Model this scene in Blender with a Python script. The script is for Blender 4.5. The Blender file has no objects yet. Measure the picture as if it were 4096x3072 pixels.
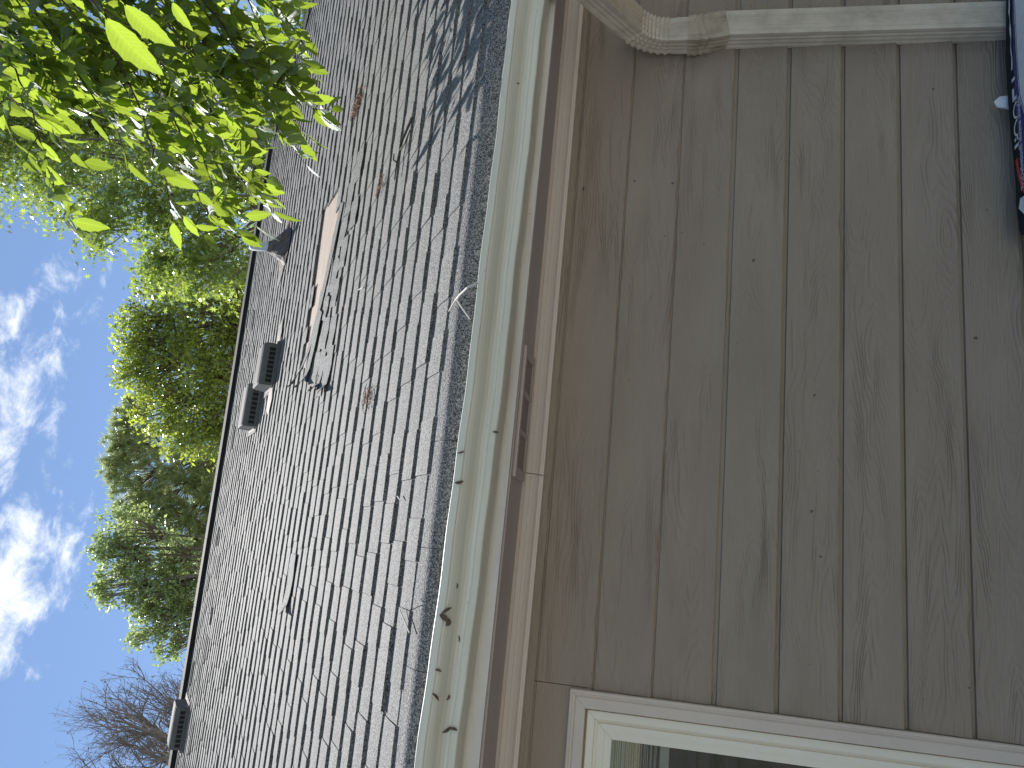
import bpy, math, random
import numpy as np
from mathutils import Vector, Matrix

# ------------------------------------------------------------------ camera, sky, sun, exposure
scene = bpy.context.scene
col = scene.collection
H = 1.9                                   # camera height above the ground
F = 3097.0                                # focal length in pixels of the 4096 px photograph
R = np.array([[0.97375278, 0.0925309, 0.20795085],
              [-0.22124848, 0.17033743, 0.96022616],
              [0.05342877, -0.9810317, 0.18633886]])      # world <- (right, down, forward) of the upright view
cam = bpy.data.cameras.new('camera')
cam.sensor_width = 36.0
cam.lens = 36.0 * F / 4096.0
cam.clip_start = 0.05
cam.clip_end = 3000
camo = bpy.data.objects.new('camera', cam)
col.objects.link(camo)
cx, cy, cz = R[:, 1], R[:, 0], -R[:, 2]   # the phone is held sideways: picture right is down
camo.matrix_world = Matrix(((cx[0], cy[0], cz[0], 0), (cx[1], cy[1], cz[1], 0), (cx[2], cy[2], cz[2], H), (0, 0, 0, 1)))
scene.camera = camo

SUN_EL, SUN_AZ = math.radians(57), math.radians(-5)       # azimuth from +Y towards +X
sun_dir = Vector((math.sin(SUN_AZ) * math.cos(SUN_EL), math.cos(SUN_AZ) * math.cos(SUN_EL), math.sin(SUN_EL)))
sl = bpy.data.lights.new('sun', 'SUN')
sl.energy = 4.0
sl.angle = math.radians(0.5)
sl.color = (1.0, 0.965, 0.91)
so = bpy.data.objects.new('sun', sl)
col.objects.link(so)
so.rotation_euler = (-sun_dir).to_track_quat('-Z', 'Y').to_euler()
so.location = (0, 12, 30)

scene.view_settings.view_transform = 'Standard'
scene.view_settings.look = 'None'
scene.view_settings.gamma = 1.0
scene.view_settings.exposure = 1.2
scene.cycles.max_bounces = 6
scene.cycles.diffuse_bounces = 4
scene.cycles.transmission_bounces = 4
scene.cycles.transparent_max_bounces = 4
scene.cycles.sample_clamp_indirect = 4.0

world = bpy.data.worlds.new('World')
scene.world = world
world.use_nodes = True


class NT:
    """tiny node-tree helper"""
    def __init__(s, tree):
        s.t = tree
        s.t.nodes.clear()

    def n(s, kind, **kw):
        nd = s.t.nodes.new(kind)
        for k, v in kw.items():
            if k[0] == 'i' and k[1:].isdigit():
                s.link(v, nd.inputs[int(k[1:])])
            elif hasattr(nd, k) and k not in ('Scale', 'Color'):
                setattr(nd, k, v)
            else:
                s.link(v, nd.inputs[k.replace('_', ' ')])
        return nd

    def link(s, v, sock):
        if isinstance(v, bpy.types.NodeSocket):
            s.t.links.new(v, sock)
        elif isinstance(v, bpy.types.Node):
            s.t.links.new(v.outputs[0], sock)
        else:
            if isinstance(v, tuple) and len(v) == 3 and sock.type == 'RGBA':
                v = v + (1,)
            sock.default_value = v

    def math(s, op, a, b=0.0, clamp=False):
        nd = s.n('ShaderNodeMath', operation=op, use_clamp=clamp)
        s.link(a, nd.inputs[0])
        s.link(b, nd.inputs[1])
        return nd.outputs[0]

    def mix(s, fac, a, b, mode='MIX'):
        nd = s.n('ShaderNodeMix', data_type='RGBA', blend_type=mode)
        s.link(fac, nd.inputs[0])
        s.link(a, nd.inputs[6])
        s.link(b, nd.inputs[7])
        return nd.outputs[2]

    def ramp(s, fac, lo, hi, a=0.0, b=1.0):
        nd = s.n('ShaderNodeMapRange')
        s.link(fac, nd.inputs[0])
        nd.inputs[1].default_value, nd.inputs[2].default_value = lo, hi
        nd.inputs[3].default_value, nd.inputs[4].default_value = a, b
        return nd.outputs[0]

    def noise(s, vec, scale, detail=2.0, rough=0.5, dist=0.0):
        nd = s.n('ShaderNodeTexNoise')
        if vec is not None:
            s.link(vec, nd.inputs['Vector'])
        nd.inputs['Scale'].default_value = scale
        nd.inputs['Detail'].default_value = detail
        nd.inputs['Roughness'].default_value = rough
        nd.inputs['Distortion'].default_value = dist
        return nd.outputs[0]

    def scale(s, vec, sc, off=(0, 0, 0)):
        nd = s.n('ShaderNodeMapping')
        s.link(vec, nd.inputs[0])
        nd.inputs[1].default_value = off
        nd.inputs[3].default_value = sc
        return nd.outputs[0]


def raydir(px, py):
    return R @ np.array([3072 - py - 1536.0, px - 2048.0, F])


w = NT(world.node_tree)
sky = w.n('ShaderNodeTexSky', sky_type='NISHITA', sun_disc=False)
sky.sun_elevation = SUN_EL
sky.sun_rotation = SUN_AZ
sky.altitude = 200
sky.air_density = 1.0
sky.dust_density = 0.0
sky.ozone_density = 2.0
tc = w.n('ShaderNodeTexCoord')
gen = tc.outputs['Generated']
# thin broken clouds on a flat layer: direction divided by its height
sep = w.n('ShaderNodeSeparateXYZ', i0=gen)
zz = w.math('MAXIMUM', sep.outputs[2], 0.06)
px_ = w.math('DIVIDE', sep.outputs[0], zz)
py_ = w.math('DIVIDE', sep.outputs[1], zz)
plane = w.n('ShaderNodeCombineXYZ', i0=px_, i1=py_, i2=0.0).outputs[0]
big = w.noise(w.scale(plane, (1, 1, 1), (3.1, 7.7, 0)), 1.7, 2.0, 0.5, 0.3)
fine = w.noise(w.scale(plane, (1, 1, 1), (1.3, 2.2, 0)), 11.0, 10.0, 0.66, 0.35)
dens = w.math('ADD', w.math('MULTIPLY', big, 0.72), w.math('MULTIPLY', fine, 0.8))
for (bx_, by_, br, amp) in ((40, 1580, 430, .26), (60, 2420, 500, .21), (330, 1130, 300, .14), (60, 1180, 220, .06), (250, 2800, 330, -.08)):
    d = raydir(bx_, by_)
    c = (d[0] / d[2], d[1] / d[2], 0)
    e_ = raydir(bx_, by_ + br)
    rad = math.hypot(e_[0] / e_[2] - c[0], e_[1] / e_[2] - c[1])
    dist = w.n('ShaderNodeVectorMath', operation='DISTANCE')
    w.link(plane, dist.inputs[0])
    dist.inputs[1].default_value = c
    fall = w.ramp(w.math('DIVIDE', dist.outputs['Value'], rad), 0.15, 1.25, amp, 0.0)
    dens = w.math('ADD', dens, fall)
cover = w.n('ShaderNodeMapRange', interpolation_type='SMOOTHSTEP')
w.link(dens, cover.inputs[0])
cover.inputs[1].default_value, cover.inputs[2].default_value = 0.88, 1.12
cover.inputs[4].default_value = 0.92
hazy = w.mix(0.05, sky.outputs[0], (3.2, 3.5, 4.0))
skyc = w.mix(cover.outputs[0], hazy, (7.2, 7.45, 7.8))
bg = w.n('ShaderNodeBackground', i0=skyc)
bg.inputs[1].default_value = 0.072
w.n('ShaderNodeOutputWorld', i0=bg)

# ------------------------------------------------------------------ helpers
rng = np.random.default_rng(7)
random.seed(7)
org = {}


def newmesh(name, verts, faces, mat=None, smooth=False):
    me = bpy.data.meshes.new(name)
    me.from_pydata([tuple(map(float, v)) for v in verts], [], faces)
    if mat:
        me.materials.append(mat)
    if smooth:
        me.polygons.foreach_set('use_smooth', [True] * len(me.polygons))
    me.update()
    return me


def place(name, me, origin, parent=None):
    o = bpy.data.objects.new(name, me)
    col.objects.link(o)
    p = org[parent.name] if parent else np.zeros(3)
    w0 = np.array([origin[0], origin[1], origin[2] + H])
    if parent:
        o.parent = parent
    o.location = tuple(w0 - p)
    org[o.name] = w0
    return o


def add(name, verts, faces, mat, parent=None, origin=None, smooth=False):
    v = np.asarray(verts, float)
    if origin is None:
        origin = np.array([(v[:, 0].min() + v[:, 0].max()) / 2, (v[:, 1].min() + v[:, 1].max()) / 2, v[:, 2].min()])
    origin = np.asarray(origin, float)
    return place(name, newmesh(name, v - origin, faces, mat, smooth), origin, parent)


def thing(name, origin, label, cat, group=None):
    o = place(name, None, origin)
    return tag(o, label, cat, group)


def tag(o, label=None, cat=None, group=None, kind=None):
    if label: o['label'] = label
    if cat: o['category'] = cat
    if group: o['group'] = group
    if kind: o['kind'] = kind
    return o


class MB:
    def __init__(s):
        s.v, s.f = [], []

    def grid(s, pts):                      # pts[i][j]
        b = len(s.v)
        n, m = len(pts), len(pts[0])
        for r_ in pts:
            s.v.extend([tuple(p) for p in r_])
        for i in range(n - 1):
            for j in range(m - 1):
                a = b + i * m + j
                s.f.append((a, a + 1, a + m + 1, a + m))

    def box(s, lo, hi):
        b = len(s.v)
        for z in (lo[2], hi[2]):
            for x, y in ((lo[0], lo[1]), (hi[0], lo[1]), (hi[0], hi[1]), (lo[0], hi[1])):
                s.v.append((x, y, z))
        s.f += [tuple(b + i for i in q) for q in ((3, 2, 1, 0), (4, 5, 6, 7), (0, 1, 5, 4), (1, 2, 6, 5), (2, 3, 7, 6), (3, 0, 4, 7))]

    def hexa(s, p):                        # 8 points, bottom ring then top ring
        b = len(s.v)
        s.v.extend([tuple(q) for q in p])
        s.f += [tuple(b + i for i in q) for q in ((3, 2, 1, 0), (4, 5, 6, 7), (0, 1, 5, 4), (1, 2, 6, 5), (2, 3, 7, 6), (3, 0, 4, 7))]

    def tube(s, pts, rad, n=6, cap=True):
        pts = [Vector(p) for p in pts]
        b = len(s.v)
        prev = None
        for i, p in enumerate(pts):
            t = (pts[min(i + 1, len(pts) - 1)] - pts[max(i - 1, 0)]).normalized()
            if prev is None:
                u = t.orthogonal().normalized()
            else:
                u = (prev - t * prev.dot(t))
                u = u.normalized() if u.length > 1e-6 else t.orthogonal().normalized()
            prev = u
            v_ = t.cross(u)
            r_ = rad[i] if hasattr(rad, '__len__') else rad
            for k in range(n):
                a = 2 * math.pi * k / n
                s.v.append(tuple(p + (u * math.cos(a) + v_ * math.sin(a)) * r_))
        for i in range(len(pts) - 1):
            for k in range(n):
                a0, a1 = b + i * n + k, b + i * n + (k + 1) % n
                s.f.append((a0, a1, a1 + n, a0 + n))
        if cap:
            s.f.append(tuple(b + k for k in reversed(range(n))))
            s.f.append(tuple(b + (len(pts) - 1) * n + k for k in range(n)))

    def build(s, name, mat, parent=None, origin=None, smooth=False):
        return add(name, s.v, s.f, mat, parent, origin, smooth)


def sweep(profile, xs, sag=None, close=False):
    """profile = [(y, z)], swept along X; sag(x) lowers the profile"""
    m = MB()
    pr = list(profile) + ([profile[0]] if close else [])
    m.grid([[(x, y, z + (sag(x) if sag else 0)) for (y, z) in pr] for x in xs])
    if close:
        n = len(pr)
        k = len(xs)
        m.f.append(tuple(range(n - 1)))
        m.f.append(tuple((k - 1) * n + i for i in reversed(range(n - 1))))
    return m


# ------------------------------------------------------------------ materials
def mat(name):
    m = bpy.data.materials.new(name)
    m.use_nodes = True
    return m, NT(m.node_tree)


def finish(m, t, base, rough=0.6, bump=None, bdist=0.002, spec=0.3, metal=0.0, bstr=1.0, normal=None):
    p = t.n('ShaderNodeBsdfPrincipled')
    t.link(base, p.inputs['Base Color'])
    t.link(rough, p.inputs['Roughness'])
    p.inputs['Metallic'].default_value = metal
    p.inputs['Specular IOR Level'].default_value = spec
    if bump is not None:
        b = t.n('ShaderNodeBump')
        b.inputs['Distance'].default_value = bdist
        b.inputs['Strength'].default_value = bstr
        t.link(bump, b.inputs['Height'])
        t.link(b.outputs[0], p.inputs['Normal'])
    t.n('ShaderNodeOutputMaterial', i0=p)
    return m


def objco(t):
    return t.n('ShaderNodeTexCoord').outputs['Object']


def posco(t):
    return t.n('ShaderNodeNewGeometry').outputs['Position']


def shingle_mat():
    m, t = mat('asphalt granules')
    p = posco(t)
    tone = t.n('ShaderNodeAttribute', attribute_name='tone').outputs['Fac']
    g1 = t.noise(p, 240, 1.0, 0.6)
    g2 = t.noise(p, 130, 2.0, 0.7)
    lo = t.noise(t.scale(p, (1.0, 1.0, 1.0)), 1.4, 3, 0.55)
    gran = t.ramp(g1, 0.40, 0.62)
    c = t.mix(gran, (0.028, 0.028, 0.028), (0.31, 0.305, 0.295))
    c = t.mix(t.ramp(g2, 0.54, 0.72, 0, 0.6), c, (0.42, 0.41, 0.395))
    c = t.mix(t.ramp(g2, 0.46, 0.34, 0, 0.6), c, (0.035, 0.035, 0.037))
    c = t.mix(t.ramp(tone, 0, 1, 0.0, 0.30), c, (0.075, 0.08, 0.085))
    c = t.mix(t.ramp(lo, 0.55, 0.85, 0.0, 0.2), c, (0.20, 0.18, 0.165))
    h = t.math('ADD', t.math('MULTIPLY', g1, 0.6), g2)
    return finish(m, t, c, 0.84, h, 0.0028, 0.3)


def deck_mat():
    m, t = mat('weathered roof deck')
    p = posco(t)
    s = t.scale(p, (1.2, 9, 9))
    a = t.noise(s, 3.0, 5, 0.6, 0.4)
    b = t.noise(t.scale(p, (3, 60, 60)), 3.0, 3)
    c = t.mix(t.ramp(a, 0.3, 0.7), (0.36, 0.275, 0.215), (0.50, 0.40, 0.325))
    c = t.mix(t.ramp(b, 0.45, 0.7, 0, 0.5), c, (0.26, 0.185, 0.14))
    return finish(m, t, c, 0.85, b, 0.002)


def siding_mat():
    m, t = mat('taupe painted siding')
    o = objco(t)
    rnd = t.n('ShaderNodeObjectInfo').outputs['Random']
    off = t.n('ShaderNodeCombineXYZ', i0=t.math('MULTIPLY', rnd, 37.0), i1=0.0, i2=t.math('MULTIPLY', rnd, 11.0)).outputs[0]
    v = t.n('ShaderNodeVectorMath', operation='ADD')
    t.link(o, v.inputs[0]); t.link(off, v.inputs[1])
    q = v.outputs[0]
    # grain: long wandering ridges, cathedral figures from a distorted height field
    field = t.noise(t.scale(q, (0.9, 1, 5.0)), 1.6, 2.0, 0.45, 0.2)
    rings = t.math('FRACT', t.math('MULTIPLY', t.math('ADD', field, t.math('MULTIPLY', t.n('ShaderNodeSeparateXYZ', i0=q).outputs[2], 1.1)), 26.0))
    ridge = t.math('ABSOLUTE', t.math('SUBTRACT', rings, 0.5))
    fibre = t.noise(t.scale(q, (7, 1, 110)), 1.6, 3.0, 0.6)
    amt = t.ramp(t.noise(t.scale(q, (1.3, 1, 6)), 1.3, 1.0), 0.36, 0.62)
    h = t.math('ADD', t.math('MULTIPLY', t.math('POWER', ridge, 2.0), t.math('MULTIPLY', amt, 2.2)), t.math('MULTIPLY', fibre, 0.75))
    stain = t.noise(t.scale(q, (0.8, 1, 3)), 2.2, 4.0, 0.6)
    c = t.mix(t.ramp(stain, 0.3, 0.75), (0.285, 0.222, 0.166), (0.345, 0.274, 0.208))
    speck = t.noise(q, 38, 1.0, 0.5)
    c = t.mix(t.ramp(speck, 0.80, 0.83, 0, 0.8), c, (0.04, 0.035, 0.03))
    return finish(m, t, c, t.ramp(fibre, 0.3, 0.7, 0.52, 0.68), h, 0.0040, 0.4)


def paint_mat(name, base, dirt, amount=0.35, rough=0.45, streak=(3, 3, 3), bumpd=0.0006, specks=0.6, spec=0.4):
    m, t = mat(name)
    p = posco(t)
    a = t.noise(t.scale(p, streak), 2.0, 6, 0.65)
    b = t.noise(p, 60, 3, 0.6)
    c = t.mix(t.ramp(a, 0.42, 0.78, 0, amount), base, dirt)
    c = t.mix(t.ramp(b, 0.70, 0.78, 0, specks), c, tuple(x * 0.35 for x in dirt))
    return finish(m, t, c, t.ramp(a, 0.3, 0.8, rough, rough + 0.18), t.noise(p, 25, 4, 0.6), bumpd, spec)


def flat_mat(name, base, rough=0.6, spec=0.3, var=0.25, sc=18, metal=0.0, bd=0.0008):
    m, t = mat(name)
    p = posco(t)
    a = t.noise(p, sc, 5, 0.6)
    c = t.mix(t.ramp(a, 0.3, 0.72), tuple(x * (1 - var) for x in base), tuple(min(1, x * (1 + var)) for x in base))
    return finish(m, t, c, rough, a, bd, spec, metal)


def leaf_mat(name, top, trans, vein=True, tw=0.55, gloss=0.32, obj=True):
    m, t = mat(name)
    if obj:
        r_ = t.n('ShaderNodeObjectInfo').outputs['Random']
    else:
        r_ = t.n('ShaderNodeNewGeometry').outputs['Random Per Island']
    c = t.mix(r_, tuple(x * 0.8 for x in top), tuple(x * 1.2 for x in top))
    tr = t.mix(r_, tuple(x * 0.72 for x in trans), tuple(min(1, x * 1.15) for x in trans))
    n = None
    if vein:
        at = t.n('ShaderNodeAttribute', attribute_name='uvl').outputs['Vector']
        s = t.n('ShaderNodeSeparateXYZ', i0=at)
        u, vv = s.outputs[0], s.outputs[1]
        av = t.math('ABSOLUTE', vv)
        ph = t.math('FRACT', t.math('MULTIPLY', t.math('SUBTRACT', u, t.math('MULTIPLY', av, 0.55)), 13.0))
        line = t.ramp(t.math('ABSOLUTE', t.math('SUBTRACT', ph, 0.5)), 0.0, 0.16, 1.0, 0.0)
        mid = t.ramp(av, 0.0, 0.03, 1.0, 0.0)
        vn = t.math('MAXIMUM', line, mid)
        tr = t.mix(t.math('MULTIPLY', vn, 0.35), tr, tuple(min(1, x * 1.6) for x in trans))
        blot = t.noise(posco(t), 90, 3, 0.6)
        tr = t.mix(t.ramp(blot, 0.66, 0.74, 0, 0.5), tr, (0.30, 0.16, 0.03))
        b = t.n('ShaderNodeBump')
        b.inputs['Distance'].default_value = 0.0016
        t.link(t.math('SUBTRACT', t.math('ABSOLUTE', t.math('SUBTRACT', ph, 0.5)), mid), b.inputs['Height'])
        n = b.outputs[0]
    d = t.n('ShaderNodeBsdfDiffuse', i0=c)
    tl = t.n('ShaderNodeBsdfTranslucent', i0=tr)
    g = t.n('ShaderNodeBsdfGlossy', i0=(0.9, 0.95, 1.0))
    g.inputs['Roughness'].default_value = gloss
    if n is not None:
        t.link(n, d.inputs['Normal']); t.link(n, g.inputs['Normal'])
    mx = t.n('ShaderNodeMixShader', i0=tw, i1=d.outputs[0], i2=tl.outputs[0])
    fr = t.n('ShaderNodeFresnel')
    fr.inputs[0].default_value = 1.35
    mx2 = t.n('ShaderNodeMixShader', i0=t.math('MULTIPLY', fr.outputs[0], 0.09 if vein else 0.4), i1=mx.outputs[0], i2=g.outputs[0])
    t.n('ShaderNodeOutputMaterial', i0=mx2.outputs[0])
    return m


def bark_mat(name, a, b):
    m, t = mat(name)
    p = posco(t)
    n_ = t.noise(t.scale(p, (14, 14, 3)), 2.5, 5, 0.65)
    return finish(m, t, t.mix(t.ramp(n_, 0.3, 0.7), a, b), 0.85, n_, 0.01)


M = {}
M['shingle'] = shingle_mat()
M['deck'] = deck_mat()
M['siding'] = siding_mat()
M['sheath'] = flat_mat('wall sheathing', (0.12, 0.11, 0.1))
M['gutter'] = paint_mat('weathered white gutter enamel', (0.72, 0.70, 0.585), (0.45, 0.385, 0.315), 0.55, 0.34, (0.5, 6, 14), 0.0005, 0.5, 0.5)
M['fascia'] = paint_mat('weathered fascia paint', (0.70, 0.66, 0.62), (0.44, 0.39, 0.35), 0.5, 0.55, (1.5, 5, 12))
M['soffit'] = paint_mat('soffit paint', (0.50, 0.43, 0.41), (0.42, 0.36, 0.34), 0.5, 0.55, (0.7, 3, 3))
M['crown'] = paint_mat('moulding paint', (0.68, 0.60, 0.55), (0.55, 0.485, 0.44), 0.3, 0.5, (2, 2, 2))
M['casing'] = paint_mat('window casing paint', (0.65, 0.545, 0.45), (0.46, 0.385, 0.32), 0.35, 0.45, (2, 2, 2))
M['vinyl'] = paint_mat('cream vinyl sash', (0.86, 0.78, 0.63), (0.66, 0.58, 0.46), 0.3, 0.35, (2, 2, 2))
M['spout'] = paint_mat('flaking downspout paint', (0.62, 0.525, 0.41), (0.29, 0.245, 0.18), 0.7, 0.5, (5, 5, 4), 0.0015)
M['spoutdark'] = paint_mat('bare aged downspout', (0.47, 0.385, 0.28), (0.17, 0.135, 0.095), 0.9, 0.6, (8, 8, 8), 0.002)
M['vent'] = flat_mat('grey plastic roof vent', (0.13, 0.126, 0.118), 0.8, 0.1, 0.15)
M['ventend'] = flat_mat('vent end grille', (0.11, 0.11, 0.108), 0.7, 0.3, 0.45, 260, 0, 0.004)
M['slot'] = flat_mat('dark vent opening', (0.02, 0.02, 0.021), 0.8)
M['screen'] = flat_mat('painted insect screen', (0.36, 0.30, 0.265), 0.8, 0.2, 0.3, 240, 0, 0.003)
M['pvc'] = flat_mat('light grey plastic pipe', (0.56, 0.57, 0.56), 0.5, 0.4, 0.1)
M['tar'] = flat_mat('brown roof cement', (0.12, 0.098, 0.085), 0.75, 0.3, 0.4, 25, 0, 0.01)
M['rusty'] = flat_mat('tan stained flashing', (0.15, 0.122, 0.10), 0.7, 0.3, 0.35, 20, 0, 0.004)
M['ridge'] = flat_mat('dark ridge vent', (0.018, 0.019, 0.02), 0.85, 0.2, 0.3, 60)
M['twig'] = flat_mat('bleached twig', (0.55, 0.51, 0.45), 0.7, 0.2, 0.2, 60)
M['dtwig'] = flat_mat('dark twig', (0.07, 0.055, 0.045), 0.8, 0.2, 0.4, 60)
M['debris'] = flat_mat('dead seed husk', (0.14, 0.10, 0.075), 0.8, 0.2, 0.45, 120)
M['straw'] = flat_mat('dry brown needles', (0.35, 0.20, 0.13), 0.8, 0.2, 0.35, 60)
M['web'] = flat_mat('cobweb thread', (0.5, 0.5, 0.48), 0.8)
M['blue'] = flat_mat('blue bundle wrapper', (0.015, 0.04, 0.27), 0.25, 0.5, 0.15, 30)
M['white'] = flat_mat('white wrapper film', (0.80, 0.83, 0.86), 0.35, 0.5, 0.1, 60, 0, 0.004)
M['red'] = flat_mat('red wrapper stripe', (0.55, 0.03, 0.04), 0.3, 0.5, 0.1)
M['print'] = flat_mat('white print', (0.8, 0.8, 0.8), 0.4, 0.4, 0.03)
M['blackshingle'] = flat_mat('black shingle edge', (0.022, 0.025, 0.028), 0.85, 0.25, 0.5, 320, 0, 0.003)
M['blind'] = flat_mat('pale blind slat', (0.54, 0.52, 0.46), 0.5, 0.4, 0.1)
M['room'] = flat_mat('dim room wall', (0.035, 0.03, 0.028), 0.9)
M['bark'] = bark_mat('grey bark', (0.09, 0.075, 0.06), (0.22, 0.19, 0.16))
M['twigbark'] = bark_mat('dark young bark', (0.05, 0.038, 0.03), (0.12, 0.09, 0.07))
M['pinebark'] = bark_mat('pine bark', (0.10, 0.075, 0.055), (0.24, 0.17, 0.12))
M['barebark'] = bark_mat('bare limb bark', (0.12, 0.108, 0.098), (0.28, 0.255, 0.235))
M['leaf'] = leaf_mat('hanging leaf', (0.075, 0.115, 0.03), (0.32, 0.44, 0.045), True, 0.6, 0.5)
M['leafstuff'] = leaf_mat('hanging leaf mass', (0.075, 0.115, 0.03), (0.32, 0.44, 0.045), True, 0.6, 0.5, False)
M['oak'] = leaf_mat('oak leaf', (0.14, 0.19, 0.06), (0.40, 0.53, 0.075), False, 0.55, 0.28, False)
M['maple'] = leaf_mat('bright broad leaf', (0.25, 0.315, 0.06), (0.50, 0.60, 0.075), False, 0.5, 0.4, False)
M['poplar'] = leaf_mat('grey green leaf', (0.26, 0.335, 0.13), (0.46, 0.57, 0.19), False, 0.5, 0.35, False)
M['needle'] = leaf_mat('pine needle', (0.31, 0.36, 0.14), (0.50, 0.58, 0.21), False, 0.5, 0.4, False)

mg, tg = mat('glass pane')
gl = tg.n('ShaderNodeBsdfGlossy', i0=(0.9, 0.95, 0.95)); gl.inputs['Roughness'].default_value = 0.02
trn = tg.n('ShaderNodeBsdfTransparent', i0=(0.86, 0.87, 0.85))
frn = tg.n('ShaderNodeFresnel'); frn.inputs[0].default_value = 1.5
tg.n('ShaderNodeOutputMaterial', i0=tg.n('ShaderNodeMixShader', i0=frn.outputs[0], i1=trn.outputs[0], i2=gl.outputs[0]).outputs[0])
M['glass'] = mg

mgr, tgr = mat('lawn and bare soil')
pg = posco(tgr)
ga = tgr.noise(pg, 0.5, 5, 0.6)
gb = tgr.noise(pg, 30, 4, 0.65)
gc = tgr.mix(tgr.ramp(gb, 0.3, 0.7), (0.10, 0.115, 0.065), (0.20, 0.205, 0.14))
gc = tgr.mix(tgr.ramp(ga, 0.32, 0.52), gc, (0.25, 0.235, 0.205))
M['ground'] = finish(mgr, tgr, gc, 0.9, gb, 0.03)

# ------------------------------------------------------------------ ground
gx = [-1200, -60, -12, -4, 0, 4, 12, 60, 1200]
m = MB()
m.grid([[(x, y, -H) for x in gx] for y in gx])
m.f = [tuple(reversed(f)) for f in m.f]
gr = m.build('ground', M['ground'], origin=(0, 0, -H))
tag(gr, kind='structure')

# ------------------------------------------------------------------ house
house = thing('house', (1.0, 2.55, -H), 'taupe lap-sided house with grey shingled roof, white gutter and eave', 'house')
D = 2.55
XL, XR = -4.5, 5.6                         # wall ends
LAP = 0.1785
ZL0 = -0.0097 * D                          # a lap line seen at eye height

# wall sheathing with the window opening
WX0, WX1, WZ0, WZ1 = -1.52, -0.45, -1.22, 0.166
m = MB()
for (a, b, c, d) in ((XL, WX0, -H, 0.72), (WX1, XR, -H, 0.72), (WX0, WX1, -H, WZ0), (WX0, WX1, WZ1, 0.72)):
    m.box((a, D + 0.004, c), (b, D + 0.14, d))
wall = m.build('wall', M['sheath'], house, (1, D, -H))


def siding_board(x0, x1, z0, z1, seed, chips=0.0):
    eye = z0 > -0.25                       # shallower laps from about eye level up, deeper ones below
    raise_ = 0.0115 if eye else 0.021
    step = 0.0055 if eye else 0.0145
    r_ = np.random.default_rng(seed)
    xs = list(np.arange(x0, x1, 0.05)) + [x1]
    m = MB()
    rows = []
    wob = r_.normal(0, 0.0004, len(xs))
    for i, x in enumerate(xs):
        dz = wob[i]
        if chips and r_.random() < chips:
            dz += r_.uniform(0.002, 0.008)
        yb = D - raise_ + 0.0003 * math.sin(x * 2.1 + seed)
        rows.append([(x, yb + 0.0034, z0 + dz + 0.050), (x, yb + 0.0030, z0 + dz + 0.0012), (x, yb, z0 + dz), (x, yb - 0.0008, z0 + dz + 0.0025),
                     (x, D - raise_ * .75 + 0.0005 * math.sin(x * 1.7 + seed), z0 + (z1 - z0) * 0.5), (x, D - raise_ * .55, max(z0 + .006, z1 - step - .002)), (x, D - 0.0020, max(z0 + .008, z1 - step)), (x, D - 0.0020, z1 + 0.012)])
    m.grid(rows)
    m.f.append(tuple(range(8)))
    k = (len(xs) - 1) * 8
    m.f.append(tuple(k + 7 - i for i in range(8)))
    m.f = [tuple(reversed(f)) for f in m.f]
    o = m.build('siding_board', M['siding'], wall, ((x0 + x1) / 2, D, z0))
    return o


k0 = math.floor((-H - ZL0) / LAP)
for k in range(k0, 3):
    za, zb = ZL0 + k * LAP, ZL0 + (k + 1) * LAP
    za = max(za, -H + 0.02)
    zb_ = min(zb, 0.43)
    chips = 0.3 if k <= -6 else 0.04
    inwin = zb_ > WZ0 and za < WZ1 - 0.01
    r_ = random.Random(k * 5 + 3)
    if k == 1:
        segs = [(XL, -0.395), (-0.393, XR)]
    elif inwin:
        segs = [(XL, WX0 - 0.052), (WX1 + 0.052, XR)]
    else:
        segs = [(XL, XR)]
    for (a, b) in segs:
        j = None
        if b > 3:
            j = r_.uniform(2.6, 4.4)
        if j and j < b - 0.3:
            siding_board(a, j - 0.0012, za, zb_, k * 7 + 100, chips)
            siding_board(j + 0.0012, b, za, zb_, k * 7 + 101, chips)
        else:
            siding_board(a, b, za, zb_, k * 7 + 100, chips)

# eave: fascia, soffit, moulding --------------------------------------------------


def interp(pts):
    xs, ys = zip(*pts)
    return lambda x: float(np.interp(x, xs, ys))


xst = list(np.linspace(-5.2, 6.2, 115))
sag_f = interp([(-5, 0.012), (-0.5, 0.0), (0.2, -0.007), (1.7, -0.016), (6, -0.03)])
sag_s = interp([(-5, 0.006), (-0.5, 0.0), (0.2, -0.005), (1.7, -0.006), (6, -0.01)])
sag_g0 = interp([(-5, 0.06), (-1.5, 0.02), (-0.5, 0.0), (-0.1, -0.011), (0.2, -0.020), (0.9, -0.030), (1.7, -0.039), (6, -0.06)])
sag_g = lambda x: sag_g0(x) + 0.0016 * math.sin(x * 9.0) + 0.001 * math.sin(x * 23 + 1)
sweep([(2.256, 0.429), (2.256, 0.572), (2.276, 0.572), (2.276, 0.429)], xst, sag_f, True).build('fascia', M['fascia'], house, (0, 2.256, 0.43))
soffit = sweep([(2.2762, 0.4235), (D + 0.1, 0.4235), (D + 0.1, 0.436), (2.2762, 0.436)], xst, sag_s, True).build('soffit', M['soffit'], house, (0, 2.4, 0.42))
crown_prof = [(2.484, 0.4232), (2.4835, 0.413), (2.4905, 0.412), (2.4925, 0.3985), (2.4955, 0.3975), (2.501, 0.3885), (2.5105, 0.3795), (2.522, 0.3745), (2.525, 0.3725), (2.5255, 0.3675),
              (2.5225, 0.3665), (2.5225, 0.3605), (2.534, 0.3595), (2.545, 0.3595), (2.545, 0.4232)]
for (a, b) in ((-5.2, 0.245), (0.2475, 6.2)):
    xs_ = [x for x in xst if a < x < b]
    sweep(crown_prof, [a] + xs_ + [b], sag_s, True).build('crown_moulding', M['crown'], house, ((a + b) / 2, 2.5, 0.36), False)

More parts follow.
